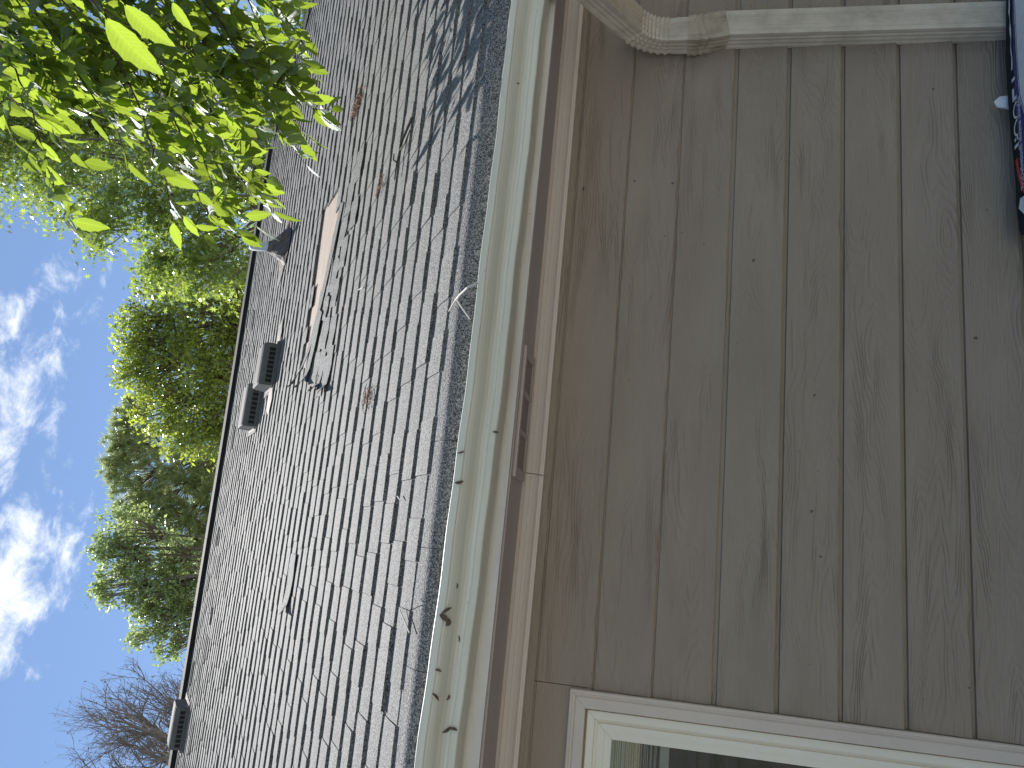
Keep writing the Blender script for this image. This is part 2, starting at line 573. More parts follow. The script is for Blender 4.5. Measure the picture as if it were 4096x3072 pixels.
# soffit vent: frame, bars and three screens
sv = MB()
zs = 0.4155
X0, X1, Ya, Yb = 0.215, 0.625, 2.300, 2.478
bars = [(X0, X1, Ya, Ya + 0.022), (X0, X1, Yb - 0.020, Yb), (X0, X0 + 0.03, Ya + 0.0221, Yb - 0.0201), (X1 - 0.03, X1, Ya + 0.0221, Yb - 0.0201)]
for xa in (X0 + 0.135, X0 + 0.258):
    bars.append((xa, xa + 0.014, Ya + 0.0221, Yb - 0.0201))
for (a, b, c, d) in bars:
    sv.box((a, c, zs - 0.006), (b, d, zs + 0.003))
svent = sv.build('soffit_vent', M['soffit'], house, (0.42, 2.39, zs))
for (a, b) in ((X0 + 0.03, X0 + 0.135), (X0 + 0.149, X0 + 0.258), (X0 + 0.272, X1 - 0.03)):
    q = MB()
    q.box((a, Ya + 0.022, zs - 0.001), (b, Yb - 0.02, zs + 0.0025))
    q.build('vent_screen', M['screen'], svent)

# gutter ------------------------------------------------------------------------
gp = [(2.2535, 0.575), (2.2535, 0.4735), (2.249, 0.4715), (2.186, 0.4735), (2.1765, 0.4760), (2.1745, 0.4790), (2.1735, 0.4935), (2.1722, 0.4952),
      (2.1742, 0.4985), (2.1735, 0.505), (2.1690, 0.5145), (2.1605, 0.5235), (2.1500, 0.5305), (2.1415, 0.5375), (2.1355, 0.5445), (2.1325, 0.5500),
      (2.1300, 0.5510), (2.1285, 0.5530), (2.1275, 0.5690), (2.1285, 0.5725), (2.1315, 0.5740), (2.1400, 0.5735), (2.1420, 0.5715), (2.1420, 0.5660)]
inner = [(2.1405, 0.5655), (2.1395, 0.5700), (2.1320, 0.5712), (2.1305, 0.5690), (2.1315, 0.5545), (2.1345, 0.5525), (2.1370, 0.5465), (2.1425, 0.5400),
         (2.1515, 0.5325), (2.1625, 0.5255), (2.1705, 0.5165), (2.1750, 0.5065), (2.1755, 0.4960), (2.1760, 0.4805), (2.1780, 0.4785), (2.187, 0.4755),
         (2.249, 0.4735), (2.2518, 0.4755), (2.2518, 0.575)]
xg = list(np.linspace(-5.3, 2.3, 150))
gutter = sweep(gp + inner, xg, sag_g, True).build('gutter', M['gutter'], house, (-1.4, 2.2, 0.47))
for x in (-0.95, -0.52):
    q = MB()
    q.tube([(x, 2.1405, 0.5655 + sag_g(x)), (x, 2.2515, 0.5665 + sag_g(x))], 0.003, 6)
    q.build('hanger_spike', M['gutter'], gutter)

# ------------------------------------------------------------------ roof
Z0, Y0, SN, CS = 0.635468, 2.265282, 0.586587, 0.809886


def rp(X, s, off=0.0):
    sag = -0.012 * math.sin(min(max(s, 0), 7.4) / 7.4 * math.pi) * math.sin(X * 0.9 + 0.6)
    o = off + sag
    return np.array([X, Y0 + s * CS - o * SN, Z0 + s * SN + o * CS])


def fan(X):
    return 1 + 0.022 * (min(max(X, -2.6), 5.0) + 0.3)


def scourse(n, X):
    """distance up the slope of the butt edge of course n (n = 1 is the first butt above the eave)"""
    return 0.092 - 0.018 * max(-0.6, min(X, 1.5)) + (n - 1) * 0.1475 * fan(X) + 0.004 * math.sin(X * 1.9 + n * 1.3) + 0.003 * math.sin(X * 4.7 + n * 2.9)


NC = 46


def sridge(X):
    return scourse(NC, X) + 0.06


def xhip(s):
    return 4.62 + 0.45 * (7.6 - s)


# deck: front slope, back slope and the right hip end
m = MB()
ss = np.linspace(0.008, 1, 30)
rows = []
for f_ in ss:
    row = []
    for u in np.linspace(0, 1, 40):
        smid = f_ * 7.4
        xr = xhip(max(smid, 0))
        X = -6.5 + (xr + 6.5) * u
        s = f_ * sridge(X) if f_ > 0 else f_ * 2.0
        row.append(rp(X, s, -0.008))
    rows.append(row)
m.grid(rows)
last = rows[-1]
far = [(p[0], 2 * 8.15 - p[1] + 6.0, 0.62) for p in last]
m.grid([far, last])
m.grid([[rows[i][-1], (rows[i][-1][0] + 0.4 + 4.0 * (1 - i / 29.0), 8.15, rows[i][-1][2] - 2.6 * (1 - i / 29.0) - 0.1)] for i in range(30)])
m.f = [tuple(reversed(f)) if i < 29 * 39 else f for i, f in enumerate(m.f)]
roof = m.build('roof', M['deck'], house, (1, 5, 0.6))

# --- shingle pieces
VENTS = [(1.225, 3.90, 0.33), (0.98, 4.53, 0.36), (-1.89, 5.92, 0.37)]
PIPE = (2.36, 4.40)
patch_poly = [(1.98, 2.18), (1.60, 2.34), (1.25, 2.50), (0.95, 2.62), (0.90, 2.86), (1.25, 2.80), (1.65, 2.78), (2.12, 2.93), (2.08, 2.5)]


def inside(x, y, poly):
    r_ = False
    j = len(poly) - 1
    for i in range(len(poly)):
        xi, yi = poly[i]; xj, yj = poly[j]
        if (yi > y) != (yj > y) and x < (xj - xi) * (y - yi) / (yj - yi) + xi:
            r_ = not r_
        j = i
    return r_


def proj(P):
    c = R.T @ np.asarray(P)
    return 2048 + F * c[1] / c[2], 1536 - F * c[0] / c[2]


pieces = []                                 # (area, verts, faces, tone)


def slab_verts(top, thick):
    """top: rows [butt .. upslope] of points; closed thin slab below it"""
    mb = MB()
    nr, nc_ = len(top), len(top[0])
    nrm = np.array([0, -SN, CS])
    mb.grid(top)
    # butt face and sides
    b = len(mb.v)
    for p in top[0]:
        mb.v.append(tuple(np.asarray(p) - nrm * thick))
    for j in range(nc_ - 1):
        mb.f.append((j + 1, j, b + j, b + j + 1))
    for jj, flip in ((0, True), (nc_ - 1, False)):
        c0 = len(mb.v)
        for i in range(nr):
            mb.v.append(tuple(np.asarray(top[i][jj]) - nrm * thick))
        for i in range(nr - 1):
            q = (i * nc_ + jj, (i + 1) * nc_ + jj, c0 + i + 1, c0 + i)
            mb.f.append(tuple(reversed(q)) if flip else q)
    return mb


def make_piece(n, x0, x1, tooth, r_):
    nx = max(2, int((x1 - x0) / 0.045) + 1)
    xs = np.linspace(x0, x1, nx)
    t0 = 0.0052 if tooth else 0.0042
    lift = max(0.0, r_.normal(0, 0.0016)) if r_.random() < 0.5 else 0.0
    jit = r_.normal(0, 0.0012)
    skew = r_.normal(0, 0.0022)
    rows = []
    for (f_, th) in ((0.0, 1.0), (0.5, 0.5), (1.13, 0.0)):
        row = []
        for j, X in enumerate(xs):
            sb, st = scourse(n, X), scourse(n + 1, X)
            e_ = st - sb
            s = sb + f_ * e_
            if f_ == 0.0:
                s += jit + skew * (X - xs[0]) / max(0.05, xs[-1] - xs[0]) + r_.normal(0, 0.0007)
            off = 0.0048 * (1 - f_) + (t0 - 0.0018 * f_ if tooth else t0 * 0.4) + lift * (1 - f_) ** 2
            if f_ > 1:
                off -= 0.0035
            row.append(rp(X, min(s, sridge(X)), off))
        rows.append(row)
    return slab_verts(rows, 0.015)


def starter_piece(x0, x1, r_):
    nx = max(2, int((x1 - x0) / 0.05) + 1)
    xs = np.linspace(x0, x1, nx)
    rows = []
    sl_ = [-0.062, -0.052, -0.044, -0.037, -0.030, -0.024, -0.018, -0.012, -0.006, 0.0, 0.006, 0.012, 0.02, 0.03, 0.06, 0.13]
    for s in sl_:
        row = []
        for X in xs:
            sag_e = sag_g(X) * 0.5
            u = max(0.0, 0.030 - s)
            drop = 8.2 * u * u
            row.append(rp(X, s, 0.004 - drop) + np.array([0, 0, sag_e * max(0, min(1, (0.1 - s) / 0.15))]))
        rows.append(row)
    return slab_verts(rows, 0.006)


r_ = np.random.default_rng(11)
for n in range(0, NC):
    Ymid = Y0 + max(0, (n - 1) * 0.149) * CS
    xa, xb = -0.62 * Ymid - 0.2, min(1.12 * Ymid + 0.2, xhip(max(0, (n - 1) * 0.155)))
    x = xa + r_.uniform(0, 0.2)
    tooth = False
    while x < xb:
        wd = r_.uniform(0.12, 0.26) if tooth else r_.uniform(0.09, 0.24)
        if n == 0:
            wd = r_.uniform(0.28, 0.36)
        x1 = min(x + wd, xb)
        if x1 - x < 0.03:
            break
        xm = (x + x1) / 2
        if n == 0:
            mb = starter_piece(x + 0.0008, x1 - 0.0008, r_)
            sm = 0.0
        else:
            sm = scourse(n, xm) + 0.07
            if inside(xm, sm, patch_poly):
                x = x1; tooth = not tooth
                continue
            mb = make_piece(n, x + 0.0008, x1 - 0.0008, tooth, r_)
        c = [proj(p) for p in mb.v[:4]]
        pc = proj(rp(xm, sm))
        q = [proj(rp(x, sm - .07)), proj(rp(x1, sm - .07)), proj(rp(x1, sm + .07)), proj(rp(x, sm + .07))]
        ar = 0.5 * abs(sum(q[i][0] * q[(i + 1) % 4][1] - q[(i + 1) % 4][0] * q[i][1] for i in range(4)))
        if not (0 < pc[0] < 4096 and -30 < pc[1] < 3100):
            ar *= 0.001
        tone = float(np.clip(r_.normal(0.3, 0.22), 0, 1))
        if n < 3 and r_.random() < 0.3:
            tone = 0.0
        pieces.append((ar, mb.v, mb.f, tone))
        x = x1
        tooth = not tooth


def set_tone(me, vals):
    a = me.attributes.new('tone', 'FLOAT', 'FACE')
    a.data.foreach_set('value', vals)


pieces.sort(key=lambda q: -q[0])
for (ar, v, f, tone) in pieces[:288]:
    o = add('shingle', v, f, M['shingle'], roof)
    set_tone(o.data, [tone] * len(f))
V, Fc, T = [], [], []
for (ar, v, f, tone) in pieces[288:]:
    b = len(V)
    V += v
    Fc += [tuple(b + i for i in q) for q in f]
    T += [tone] * len(f)
o = add('shingle_field', V, Fc, M['shingle'], roof)
set_tone(o.data, T)
tag(o, kind='stuff')


# torn strip, slid down and curled over at its left end; loose tabs below it
def strip(pts, width, r_, curl=0.0, lift0=0.012, name='loose_shingle', wig=0.004):
    """pts: polyline (X, s) of the upper edge, the strip hangs width downslope"""
    pts = np.array(pts, float)
    L = np.r_[0, np.cumsum(np.hypot(*np.diff(pts, axis=0).T))]
    n = max(6, int(L[-1] / 0.04))
    u = np.linspace(0, L[-1], n)
    P = np.stack([np.interp(u, L, pts[:, 0]), np.interp(u, L, pts[:, 1])], 1)
    tdir = np.gradient(P, axis=0)
    tdir /= np.linalg.norm(tdir, axis=1)[:, None]
    nd = np.stack([tdir[:, 1], -tdir[:, 0]], 1)
    nd[nd[:, 1] > 0] *= -1
    rows = []
    for k in np.linspace(1, 0, 4):
        row = []
        for i in range(n):
            q = P[i] + nd[i] * width * k
            f_ = u[i] / L[-1]
            c = curl * max(0, (f_ - 0.72) / 0.28) ** 2
            off = lift0 + wig * (1 + math.sin(f_ * 9 + k)) * 0.5 + c * (0.4 + 0.9 * k)
            row.append(rp(q[0], q[1], off))
        rows.append(row)
    mb = slab_verts(rows, 0.004)
    o = mb.build(name, M['shingle'], roof)
    set_tone(o.data, [0.5] * len(mb.f))
    return o


r2 = np.random.default_rng(5)
strip([(1.93, 2.20), (1.60, 2.335), (1.25, 2.50), (1.05, 2.61), (0.90, 2.72)], 0.10, r2, 0.065)
strip([(1.30, 2.36), (1.10, 2.45), (0.95, 2.50), (0.84, 2.53)], 0.12, r2, 0.06, 0.018)
for (X, s, ln, rot) in ((1.98, 2.02, 0.20, -.10), (1.78, 2.06, 0.17, -.22), (1.55, 2.14, 0.19, -.25), (1.36, 2.27, 0.14, -.28), (1.62, 1.98, 0.18, -.12), (1.40, 2.05, 0.16, -.18),
                        (1.20, 2.16, 0.18, -.2), (1.02, 2.28, 0.2, -.2), (1.16, 1.98, 0.2, -.1), (0.95, 2.08, 0.22, -.14), (1.80, 1.86, .17, -.05), (2.12, 1.90, .2, -.04)):
    strip([(X, s), (X - ln, s - rot * ln)], 0.15, r2, 0.0, 0.011, 'loose_shingle', 0.004)
for (X, s, ln, wd_) in ((1.56, 2.83, .15, .09), (1.28, 2.82, .11, .07)):
    strip([(X, s), (X - ln, s - .004)], wd_, r2, 0.0, 0.006, 'loose_shingle', 0.002)
for (X, s, ln, rot, cu) in ((0.98, 1.93, 0.26, -.12, .035), (1.0, 2.12, 0.24, -.15, .05), (-0.13, 2.10, 0.30, 0.0, .03)):
    strip([(X, s), (X - ln, s - rot * ln)], 0.14, r2, cu, 0.012, 'lifted_shingle')

# ridge vent strip
for i in range(16):
    xa, xb = -6.4 + i * 0.69, -6.4 + (i + 1) * 0.69 - 0.003
    xb = min(xb, 4.66)
    if xa >= xb:
        break
    m = MB()
    rows = []
    for X in np.linspace(xa, xb, 5):
        s = sridge(X)
        a = rp(X, s - 0.15, 0.012); b = rp(X, s - 0.14, 0.045); c = rp(X, s + 0.0, 0.055)
        top = c + np.array([0, 0.04, 0.01])
        rows.append([a, b, c, top, top + np.array([0, 0.2, -0.10])])
    m.grid(rows)
    m.f.append((0, 1, 2, 3, 4)); m.f.append((24, 23, 22, 21, 20))
    m.f = [tuple(reversed(f)) for f in m.f]
    m.build('ridge_cap', M['ridge'], roof)
# hip caps
for i in range(24):
    s0, s1 = 7.35 - i * 0.3, 7.35 - (i + 1) * 0.3 - 0.01
    m = MB()
    rows = []
    for s in (s0, s1):
        X = xhip(s)
        lift = 0.012 if s == s0 else 0.022
        rows.append([rp(X - 0.14, s, lift), rp(X, s, lift + 0.02), rp(X + 0.1, s, lift - 0.09)])
    m.grid(rows)
    m.f.append((3, 4, 5, 2, 1, 0))
    o = m.build('hip_cap', M['shingle'], roof)
    set_tone(o.data, [0.6] * len(o.data.polygons))

# --- box vents


def roof_vent(X, s, wd, depth=0.34, hgt=0.125):
    def q(x, t, h):
        return rp(X + x, s + t, h)
    hw = wd / 2
    m = MB()
    # flange
    m.hexa([q(-hw - .05, -.06, .004), q(hw + .05, -.06, .004), q(hw + .05, depth + .1, .004), q(-hw - .05, depth + .1, .004),
            q(-hw - .05, -.06, .014), q(hw + .05, -.06, .014), q(hw + .05, depth + .1, .014), q(-hw - .05, depth + .1, .014)])
    prof = [(0.0, 0.014), (0.004, hgt * 0.62), (0.012, hgt * 0.82), (0.03, hgt * 0.94), (0.06, hgt), (depth * 0.9, hgt * 0.98), (depth, hgt * 0.75), (depth + 0.02, 0.014)]
    xs = [-hw, -hw + 0.012, 0, hw - 0.012, hw]
    rows = []
    for i, x in enumerate(xs):
        k = 0.93 if i in (0, 4) else 1.0
        rows.append([q(x, t, 0.014 + (h - 0.014) * k) for (t, h) in prof])
    m.grid(rows)
    nP = len(prof)
    o = m.build('roof_vent', M['vent'], house, rp(X, s))
    for sgn, row in ((-1, rows[0]), (1, rows[-1])):
        e = MB()
        base = [np.asarray(p) + np.array([sgn * 0.0015, 0, 0]) for p in row]
        low = [q(sgn * (hw + 0.028), t, 0.016) for t in (0.02, depth - 0.03)]
        e.v = [tuple(p) for p in base] + [tuple(p) for p in low]
        e.f = [tuple(range(nP))]
        for i in range(nP - 1):
            pass
        e.f.append((0, nP, nP + 1, nP - 1))
        e.build('end_grille', M['ventend'], o)
    ns = 8
    for i in range(ns):
        x0 = -hw + 0.022 + i * (wd - 0.044) / ns
        x1 = x0 + (wd - 0.044) / ns * 0.68
        e = MB()
        e.hexa([q(x0, -.0022, .03), q(x1, -.0022, .03), q(x1, .003, .03), q(x0, .003, .03),
                q(x0, .0005, hgt * .60), q(x1, .0005, hgt * .60), q(x1, .006, hgt * .60), q(x0, .006, hgt * .60)])
        e.build('vent_slot', M['slot'], o)
    # lip under the slots and stained flashing showing at the sides
    e = MB()
    e.hexa([q(-hw - .02, -.03, .0145), q(hw + .02, -.03, .0145), q(hw + .02, -.004, .0145), q(-hw - .02, -.004, .0145),
            q(-hw - .02, -.03, .022), q(hw + .02, -.03, .022), q(hw + .02, -.004, .03), q(-hw - .02, -.004, .03)])
    e.build('lip', M['vent'], o)
    return o


vts = [roof_vent(*v) for v in VENTS]


def patchsheet(name, mat_, poly, off, parent):
    m = MB()
    c = np.mean([rp(x, s, off + 0.004) for x, s in poly], axis=0)
    m.v = [tuple(rp(x, s, off)) for x, s in poly] + [tuple(c)]
    n = len(poly)
    m.f = [(i, (i + 1) % n, n) for i in range(n)]
    # face upwards whichever way the outline runs
    a, b, c_ = (np.array(m.v[i]) for i in m.f[0])
    if np.cross(b - a, c_ - a) @ np.array([0, -SN, CS]) < 0:
        m.f = [tuple(reversed(f)) for f in m.f]
    return m.build(name, mat_, parent)


patchsheet('flashing', M['rusty'], [(1.40, 3.88), (1.48, 3.85), (1.62, 3.90), (1.56, 4.02), (1.42, 4.06)], 0.017, vts[0])
patchsheet('flashing', M['rusty'], [(1.04, 3.86), (0.95, 3.80), (0.82, 3.86), (0.88, 3.99), (1.03, 4.02)], 0.017, vts[0])

# --- plumbing pipe with cemented boot
px, ps = PIPE
b0 = rp(px, ps, 0)
m = MB()
top = b0 + np.array([0.02, 0.03, 0.36])
m.tube([b0 + np.array([0, 0, -0.05]), b0 + (top - b0) * 0.5, top - np.array([0, 0, .012]), top], [0.042, 0.042, 0.042, 0.036], 16)
pipe = m.build('vent_pipe', M['pvc'], house, b0, True)
m = MB()
rows = []
for k, (rad, hh) in enumerate(((0.22, 0.014), (0.17, 0.026), (0.13, 0.05), (0.095, 0.10), (0.06, 0.155), (0.046, 0.19))):
    row = []
    for a in np.linspace(0, 2 * math.pi, 21):
        jr = rad * (1 + 0.18 * math.sin(a * 3 + k) + 0.12 * math.sin(a * 5 + 2 * k)) if k < 4 else rad
        jr *= (1.25 if abs(math.cos(a)) > 0.7 else 0.8) if k < 2 else 1
        base = rp(px + jr * math.cos(a), ps + jr * math.sin(a), 0.014 if k == 0 else 0.01)
        if k >= 1:
            base = base + np.array([0, 0, hh - 0.014])
        row.append(base)
    rows.append(row)
m.grid(rows)
m.f = [tuple(reversed(f)) for f in m.f]
m.build('pipe_boot', M['tar'], pipe)

# ------------------------------------------------------------------ downspout


def rect_prof(wx, dy, ridges=True):
    """cross-section in local (a, b): a across (X), b depth"""
    pts = []
    hx, hy = wx / 2, dy / 2

    def side(p0, p1, nrm, grooves):
        n = grooves * 4 + 2
        for i in range(n):
            f_ = i / n
            p = (p0[0] + (p1[0] - p0[0]) * f_, p0[1] + (p1[1] - p0[1]) * f_)
            g = 0.0
            if grooves and 0.14 < f_ < 0.86:
                g = -(0.0055 if grooves == 4 else 0.0035) * (0.5 - 0.5 * math.cos((f_ - 0.14) / 0.72 * grooves * 2 * math.pi))
            pts.append((p[0] + nrm[0] * g, p[1] + nrm[1] * g))
    side((-hx, -hy), (hx, -hy), (0, -1), 4)
    side((hx, -hy), (hx, hy), (1, 0), 3)
    side((hx, hy), (-hx, hy), (0, 1), 0)
    side((-hx, hy), (-hx, -hy), (-1, 0), 3)
    return pts


def pipe_run(path, wx=0.095, dy=0.083, crimp=None):
    """sweep the ribbed section; width stays along X"""
    pr = rect_prof(wx, dy)
    m = MB()
    rows = []
    for i, p in enumerate(path):
        a = np.array(path[max(i - 1, 0)]); b = np.array(path[min(i + 1, len(path) - 1)])
        t = (b - a) / np.linalg.norm(b - a)
        ax = np.array([1.0, 0, 0]); ax = ax - t * (ax @ t); ax /= np.linalg.norm(ax)
        bx = np.cross(t, ax)
        if bx[1] < 0:
            bx = -bx
        sc = 1.0 + (crimp[i] if crimp else 0)
        rows.append([np.array(p) + ax * u * sc + bx * v * sc for (u, v) in pr])
    m.grid([r + [r[0]] for r in rows])
    return m


SX = 1.871
path = [(SX, 2.500, z) for z in np.linspace(-0.145, -1.45, 14)]
spm = pipe_run(path)
spout = spm.build('downspout', M['spout'], house, (SX, 2.5, -1.45))
# upper elbow and the sloping run from the gutter
arc = []
for k in np.linspace(0, 1, 15):
    a = math.radians(55) * (1 - k)
    arc.append((SX - 0.03, 2.482 - 0.15 * (1 - math.cos(a)), 0.03 + 0.15 * math.sin(a)))
d0 = np.array([0, -math.sin(math.radians(55)), math.cos(math.radians(55))])
st = np.array(arc[0])
slope = [tuple(st + d0 * l) for l in (0.30, 0.2, 0.1, 0.02)]
cr = [0.0] * 4 + [0.05 if i % 2 else -0.05 for i in range(15)] + [0.0, 0.0]
full = slope + arc + [(SX - 0.03, 2.482, 0.0), (SX - 0.03, 2.482, -0.045)]
pipe_run(full, 0.092, 0.078, cr).build('elbow', M['spout'], spout, None, False)
low = [(SX - 0.03, 2.482, -0.035), (SX - 0.03, 2.482, -0.05), (SX - 0.029, 2.483, -0.06), (SX - 0.027, 2.484, -0.07), (SX - 0.024, 2.486, -0.08), (SX - 0.021, 2.488, -0.09),
       (SX - 0.016, 2.492, -0.11), (SX - 0.007, 2.497, -0.14), (SX - 0.002, 2.4995, -0.165)]
pipe_run(low, 0.100, 0.088, [0, -.02, .03, -.04, .03, -.04, .01, 0, 0.0]).build('elbow', M['spoutdark'], spout, None, False)
m = MB()
ez = np.array(slope[0])
m.tube([ez, ez + d0 * 0.04 + np.array([0, 0.01, .02]), (SX - .03, 2.215, 0.40), (SX - .03, 2.215, 0.452)], 0.036, 10)
m.build('outlet', M['spout'], spout)

# ------------------------------------------------------------------ window


def trim_piece(pts_out, pts_in, yo, yi):
    pass


def frame_run(prof, X0_, X1_, Zb, Zt, name, mat_, parent, bottom=True):
    """mitred moulding round an opening: prof = [(inset, y)], one mesh for each side"""
    sides = []
    cn = lambda i_: ((X0_ + i_, Zb + i_), (X1_ - i_, Zb + i_), (X1_ - i_, Zt - i_), (X0_ + i_, Zt - i_))
    for k in range(4):
        if k == 0 and not bottom:
            continue
        m = MB()
        g = 0.0004
        ra, rb = [], []
        for (i_, y) in prof:
            c = cn(i_)
            a, b = c[k], c[(k + 1) % 4]
            dx, dz = np.sign(b[0] - a[0]), np.sign(b[1] - a[1])
            ra.append((a[0] + dx * g, y, a[1] + dz * g)); rb.append((b[0] - dx * g, y, b[1] - dz * g))
        m.grid([ra, rb])
        sides.append(m.build(name, mat_, parent))
    return sides


win = place('window', None, (-0.98, D, -1.22), house)
cas = [(0, 2.556), (0, 2.524), (0.002, 2.521), (0.009, 2.5195), (0.0115, 2.5225), (0.0165, 2.5235), (0.019, 2.5195), (0.021, 2.5180), (0.049, 2.5165), (0.0505, 2.518), (0.0505, 2.556)]
frame_run(cas, -1.572, -0.400, -1.272, 0.218, 'casing', M['casing'], win)
frm = [(0.0, 2.60), (0.0, 2.549), (0.004, 2.5475), (0.006, 2.536), (0.028, 2.5355), (0.0285, 2.548), (0.040, 2.549), (0.0405, 2.541), (0.060, 2.5405), (0.0605, 2.545), (0.0825, 2.5445), (0.083, 2.556), (0.083, 2.60)]
frame_run(frm, -1.521, -0.451, -1.221, 0.1665, 'sash', M['vinyl'], win)
m = MB()
m.box((-1.445, 2.553, -1.145), (-0.527, 2.5555, 0.0905))
m.build('pane', M['glass'], win)
# a dim room behind the pane
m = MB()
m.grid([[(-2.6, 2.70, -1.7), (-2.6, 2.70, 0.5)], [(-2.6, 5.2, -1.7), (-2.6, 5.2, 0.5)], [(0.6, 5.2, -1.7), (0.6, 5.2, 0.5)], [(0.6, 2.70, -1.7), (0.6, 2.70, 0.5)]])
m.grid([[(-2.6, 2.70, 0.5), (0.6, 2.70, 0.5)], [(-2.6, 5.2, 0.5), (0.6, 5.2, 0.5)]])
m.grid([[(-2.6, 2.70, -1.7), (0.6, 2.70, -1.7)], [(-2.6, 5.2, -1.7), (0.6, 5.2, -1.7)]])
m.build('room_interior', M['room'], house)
# blind drawn up behind the glass
bl = thing('window_blind', (-0.98, 2.60, -0.07), 'pale slatted blind drawn up behind the glass at the window top', 'blind')
zt = 0.095
for i in range(24):
    z = zt - i * 0.0064
    t_ = random.uniform(-0.002, 0.002)
    m = MB()
    m.hexa([(-1.45, 2.592, z - 0.001 + t_), (-0.535, 2.592, z - 0.001 - t_), (-0.535, 2.617, z + 0.001 - t_), (-1.45, 2.617, z + 0.001 + t_),
            (-1.45, 2.592, z + 0.0008 + t_), (-0.535, 2.592, z + 0.0008 - t_), (-0.535, 2.617, z + 0.0028 - t_), (-1.45, 2.617, z + 0.0028 + t_)])
    m.build('slat', M['blind'], bl)
m = MB()
m.box((-1.45, 2.588, zt - 0.185), (-0.535, 2.62, zt - 0.158))
m.build('bottom_rail', M['blind'], bl)

# ------------------------------------------------------------------ shingle bundles by the wall


def bundle(name, x0, x1, y0, y1, z0, z1, matname, label, group=None, bow=0.004, rot=0.0):
    t = thing(name, ((x0 + x1) / 2, (y0 + y1) / 2, z0), label, 'bundle', group)
    m = MB()
    nx, ny = 14, 8
    cxm, cym = (x0 + x1) / 2, (y0 + y1) / 2
    rr = np.random.default_rng(int(x0 * 100 + y0 * 1000))

    def P(u, v, z, e=0.0):
        x = x0 + (x1 - x0) * u; y = y0 + (y1 - y0) * v
        dx, dy = x - cxm, y - cym
        return (cxm + dx * math.cos(rot) - dy * math.sin(rot), cym + dx * math.sin(rot) + dy * math.cos(rot), z)
    topz = lambda u, v: z1 - 0.005 * (max(0, abs(v - .5) - .36) / .14) ** 2 - 0.012 * (max(0, abs(u - .5) - .44) / .06) ** 2 + bow * math.sin(u * 9 + v * 4)
    m.grid([[P(u, v, topz(u, v)) for v in np.linspace(0, 1, ny)] for u in np.linspace(0, 1, nx)])
    m.f = [tuple(reversed(f)) for f in m.f]
    for v, fl in ((0, False), (1, True)):
        b = len(m.f)
        m.grid([[P(u, v, z) for z in (z0, (z0 + z1) / 2, topz(u, v))] for u in np.linspace(0, 1, nx)])
        if not fl:
            m.f[b:] = [tuple(reversed(f)) for f in m.f[b:]]
    for u in (0, 1):
        m.grid([[P(u, v, z) for z in (z0, (z0 + z1) / 2, topz(u, v))] for v in np.linspace(0, 1, ny)])
    m.build('wrapper' if matname != 'blackshingle' else 'shingle_stack', M[matname], t, None, False)
    return t, P, topz


# lower bundles of the pile, then the two that show
zt0 = -1.045
hb = 0.085
base_labels = ['wrapped shingle bundle at the bottom of the pile by the downspout', 'wrapped shingle bundle second up in the pile by the downspout', 'wrapped shingle bundle third up in the pile by the downspout']
bx0, bx1, by0, by1 = 1.17, 2.17, 2.06, 2.402
for i in range(10):
    z0b = -H + i * 0.0814
    if z0b + 0.08 > zt0 - hb:
        break
    nth = ('lowest', 'second', 'third', 'fourth', 'fifth', 'sixth', 'seventh', 'eighth', 'ninth', 'tenth')[i]
    bundle('shingle_bundle', bx0 + 0.01 * (i % 2), bx1 + 0.01 * (i % 2), by0, by1, z0b, z0b + 0.0812, 'white' if i % 2 else 'blue',
           'wrapped shingle bundle, %s from the ground, in the pile by the downspout' % nth, 'shingle bundles piled by the downspout')
pile_top = z0b
ub, UP, utop = bundle('shingle_bundle', bx0, bx1, by0, by1, pile_top, zt0, 'blue', 'blue and white wrapped shingle bundle topmost on the pile, printed with white lettering', 'shingle bundles piled by the downspout', 0.003, 0.0)


def flat_print(name, mat_, poly, parent, lift=0.0045):
    z = zt0 + lift
    c = np.mean(np.array(poly), axis=0)
    m = MB()
    n = len(poly)
    m.v = [(x, y, z) for x, y in poly] + [(c[0], c[1], z)]
    a = sum(poly[i][0] * poly[(i + 1) % n][1] - poly[(i + 1) % n][0] * poly[i][1] for i in range(n))
    m.f = [(i, (i + 1) % n, n) if a > 0 else ((i + 1) % n, i, n) for i in range(n)]
    return m.build(name, mat_, parent)


def band(name, mat_, upper, lower, parent, lift):
    # ribbon between two outlines of equal length lying on the bundle's top
    m = MB()
    m.grid([[(p[0], p[1], zt0 + lift), (q[0], q[1], zt0 + lift)] for p, q in zip(upper, lower)])
    m.f = [tuple(reversed(f)) for f in m.f]
    return m.build(name, mat_, parent)


edge = [(1.36, 2.300), (1.42, 2.325), (1.47, 2.340), (1.505, 2.352), (1.57, 2.356), (1.62, 2.357), (1.68, 2.359), (1.80, 2.357), (1.95, 2.356), (2.16, 2.352)]
band('white_panel', M['white'], edge, [(x, 2.066) for x, y in edge], ub, 0.0045)
band('white_outline', M['print'], [(x, y + .007) for x, y in edge], [(x, y + .004) for x, y in edge], ub, 0.0045)
rs = [(1.180, 2.352), (1.21, 2.368), (1.24, 2.380), (1.275, 2.389), (1.31, 2.394)]
band('red_stripe', M['red'], [(x - .002, y + .007) for x, y in rs], [(x + .003, y - .007) for x, y in rs], ub, 0.005)
band('white_seam', M['print'], [(x, 2.399 + .003 * math.sin(x * 90)) for x in np.linspace(1.62, 2.15, 26)], [(x, 2.393 + .003 * math.sin(x * 60)) for x in np.linspace(1.62, 2.15, 26)], ub, 0.005)


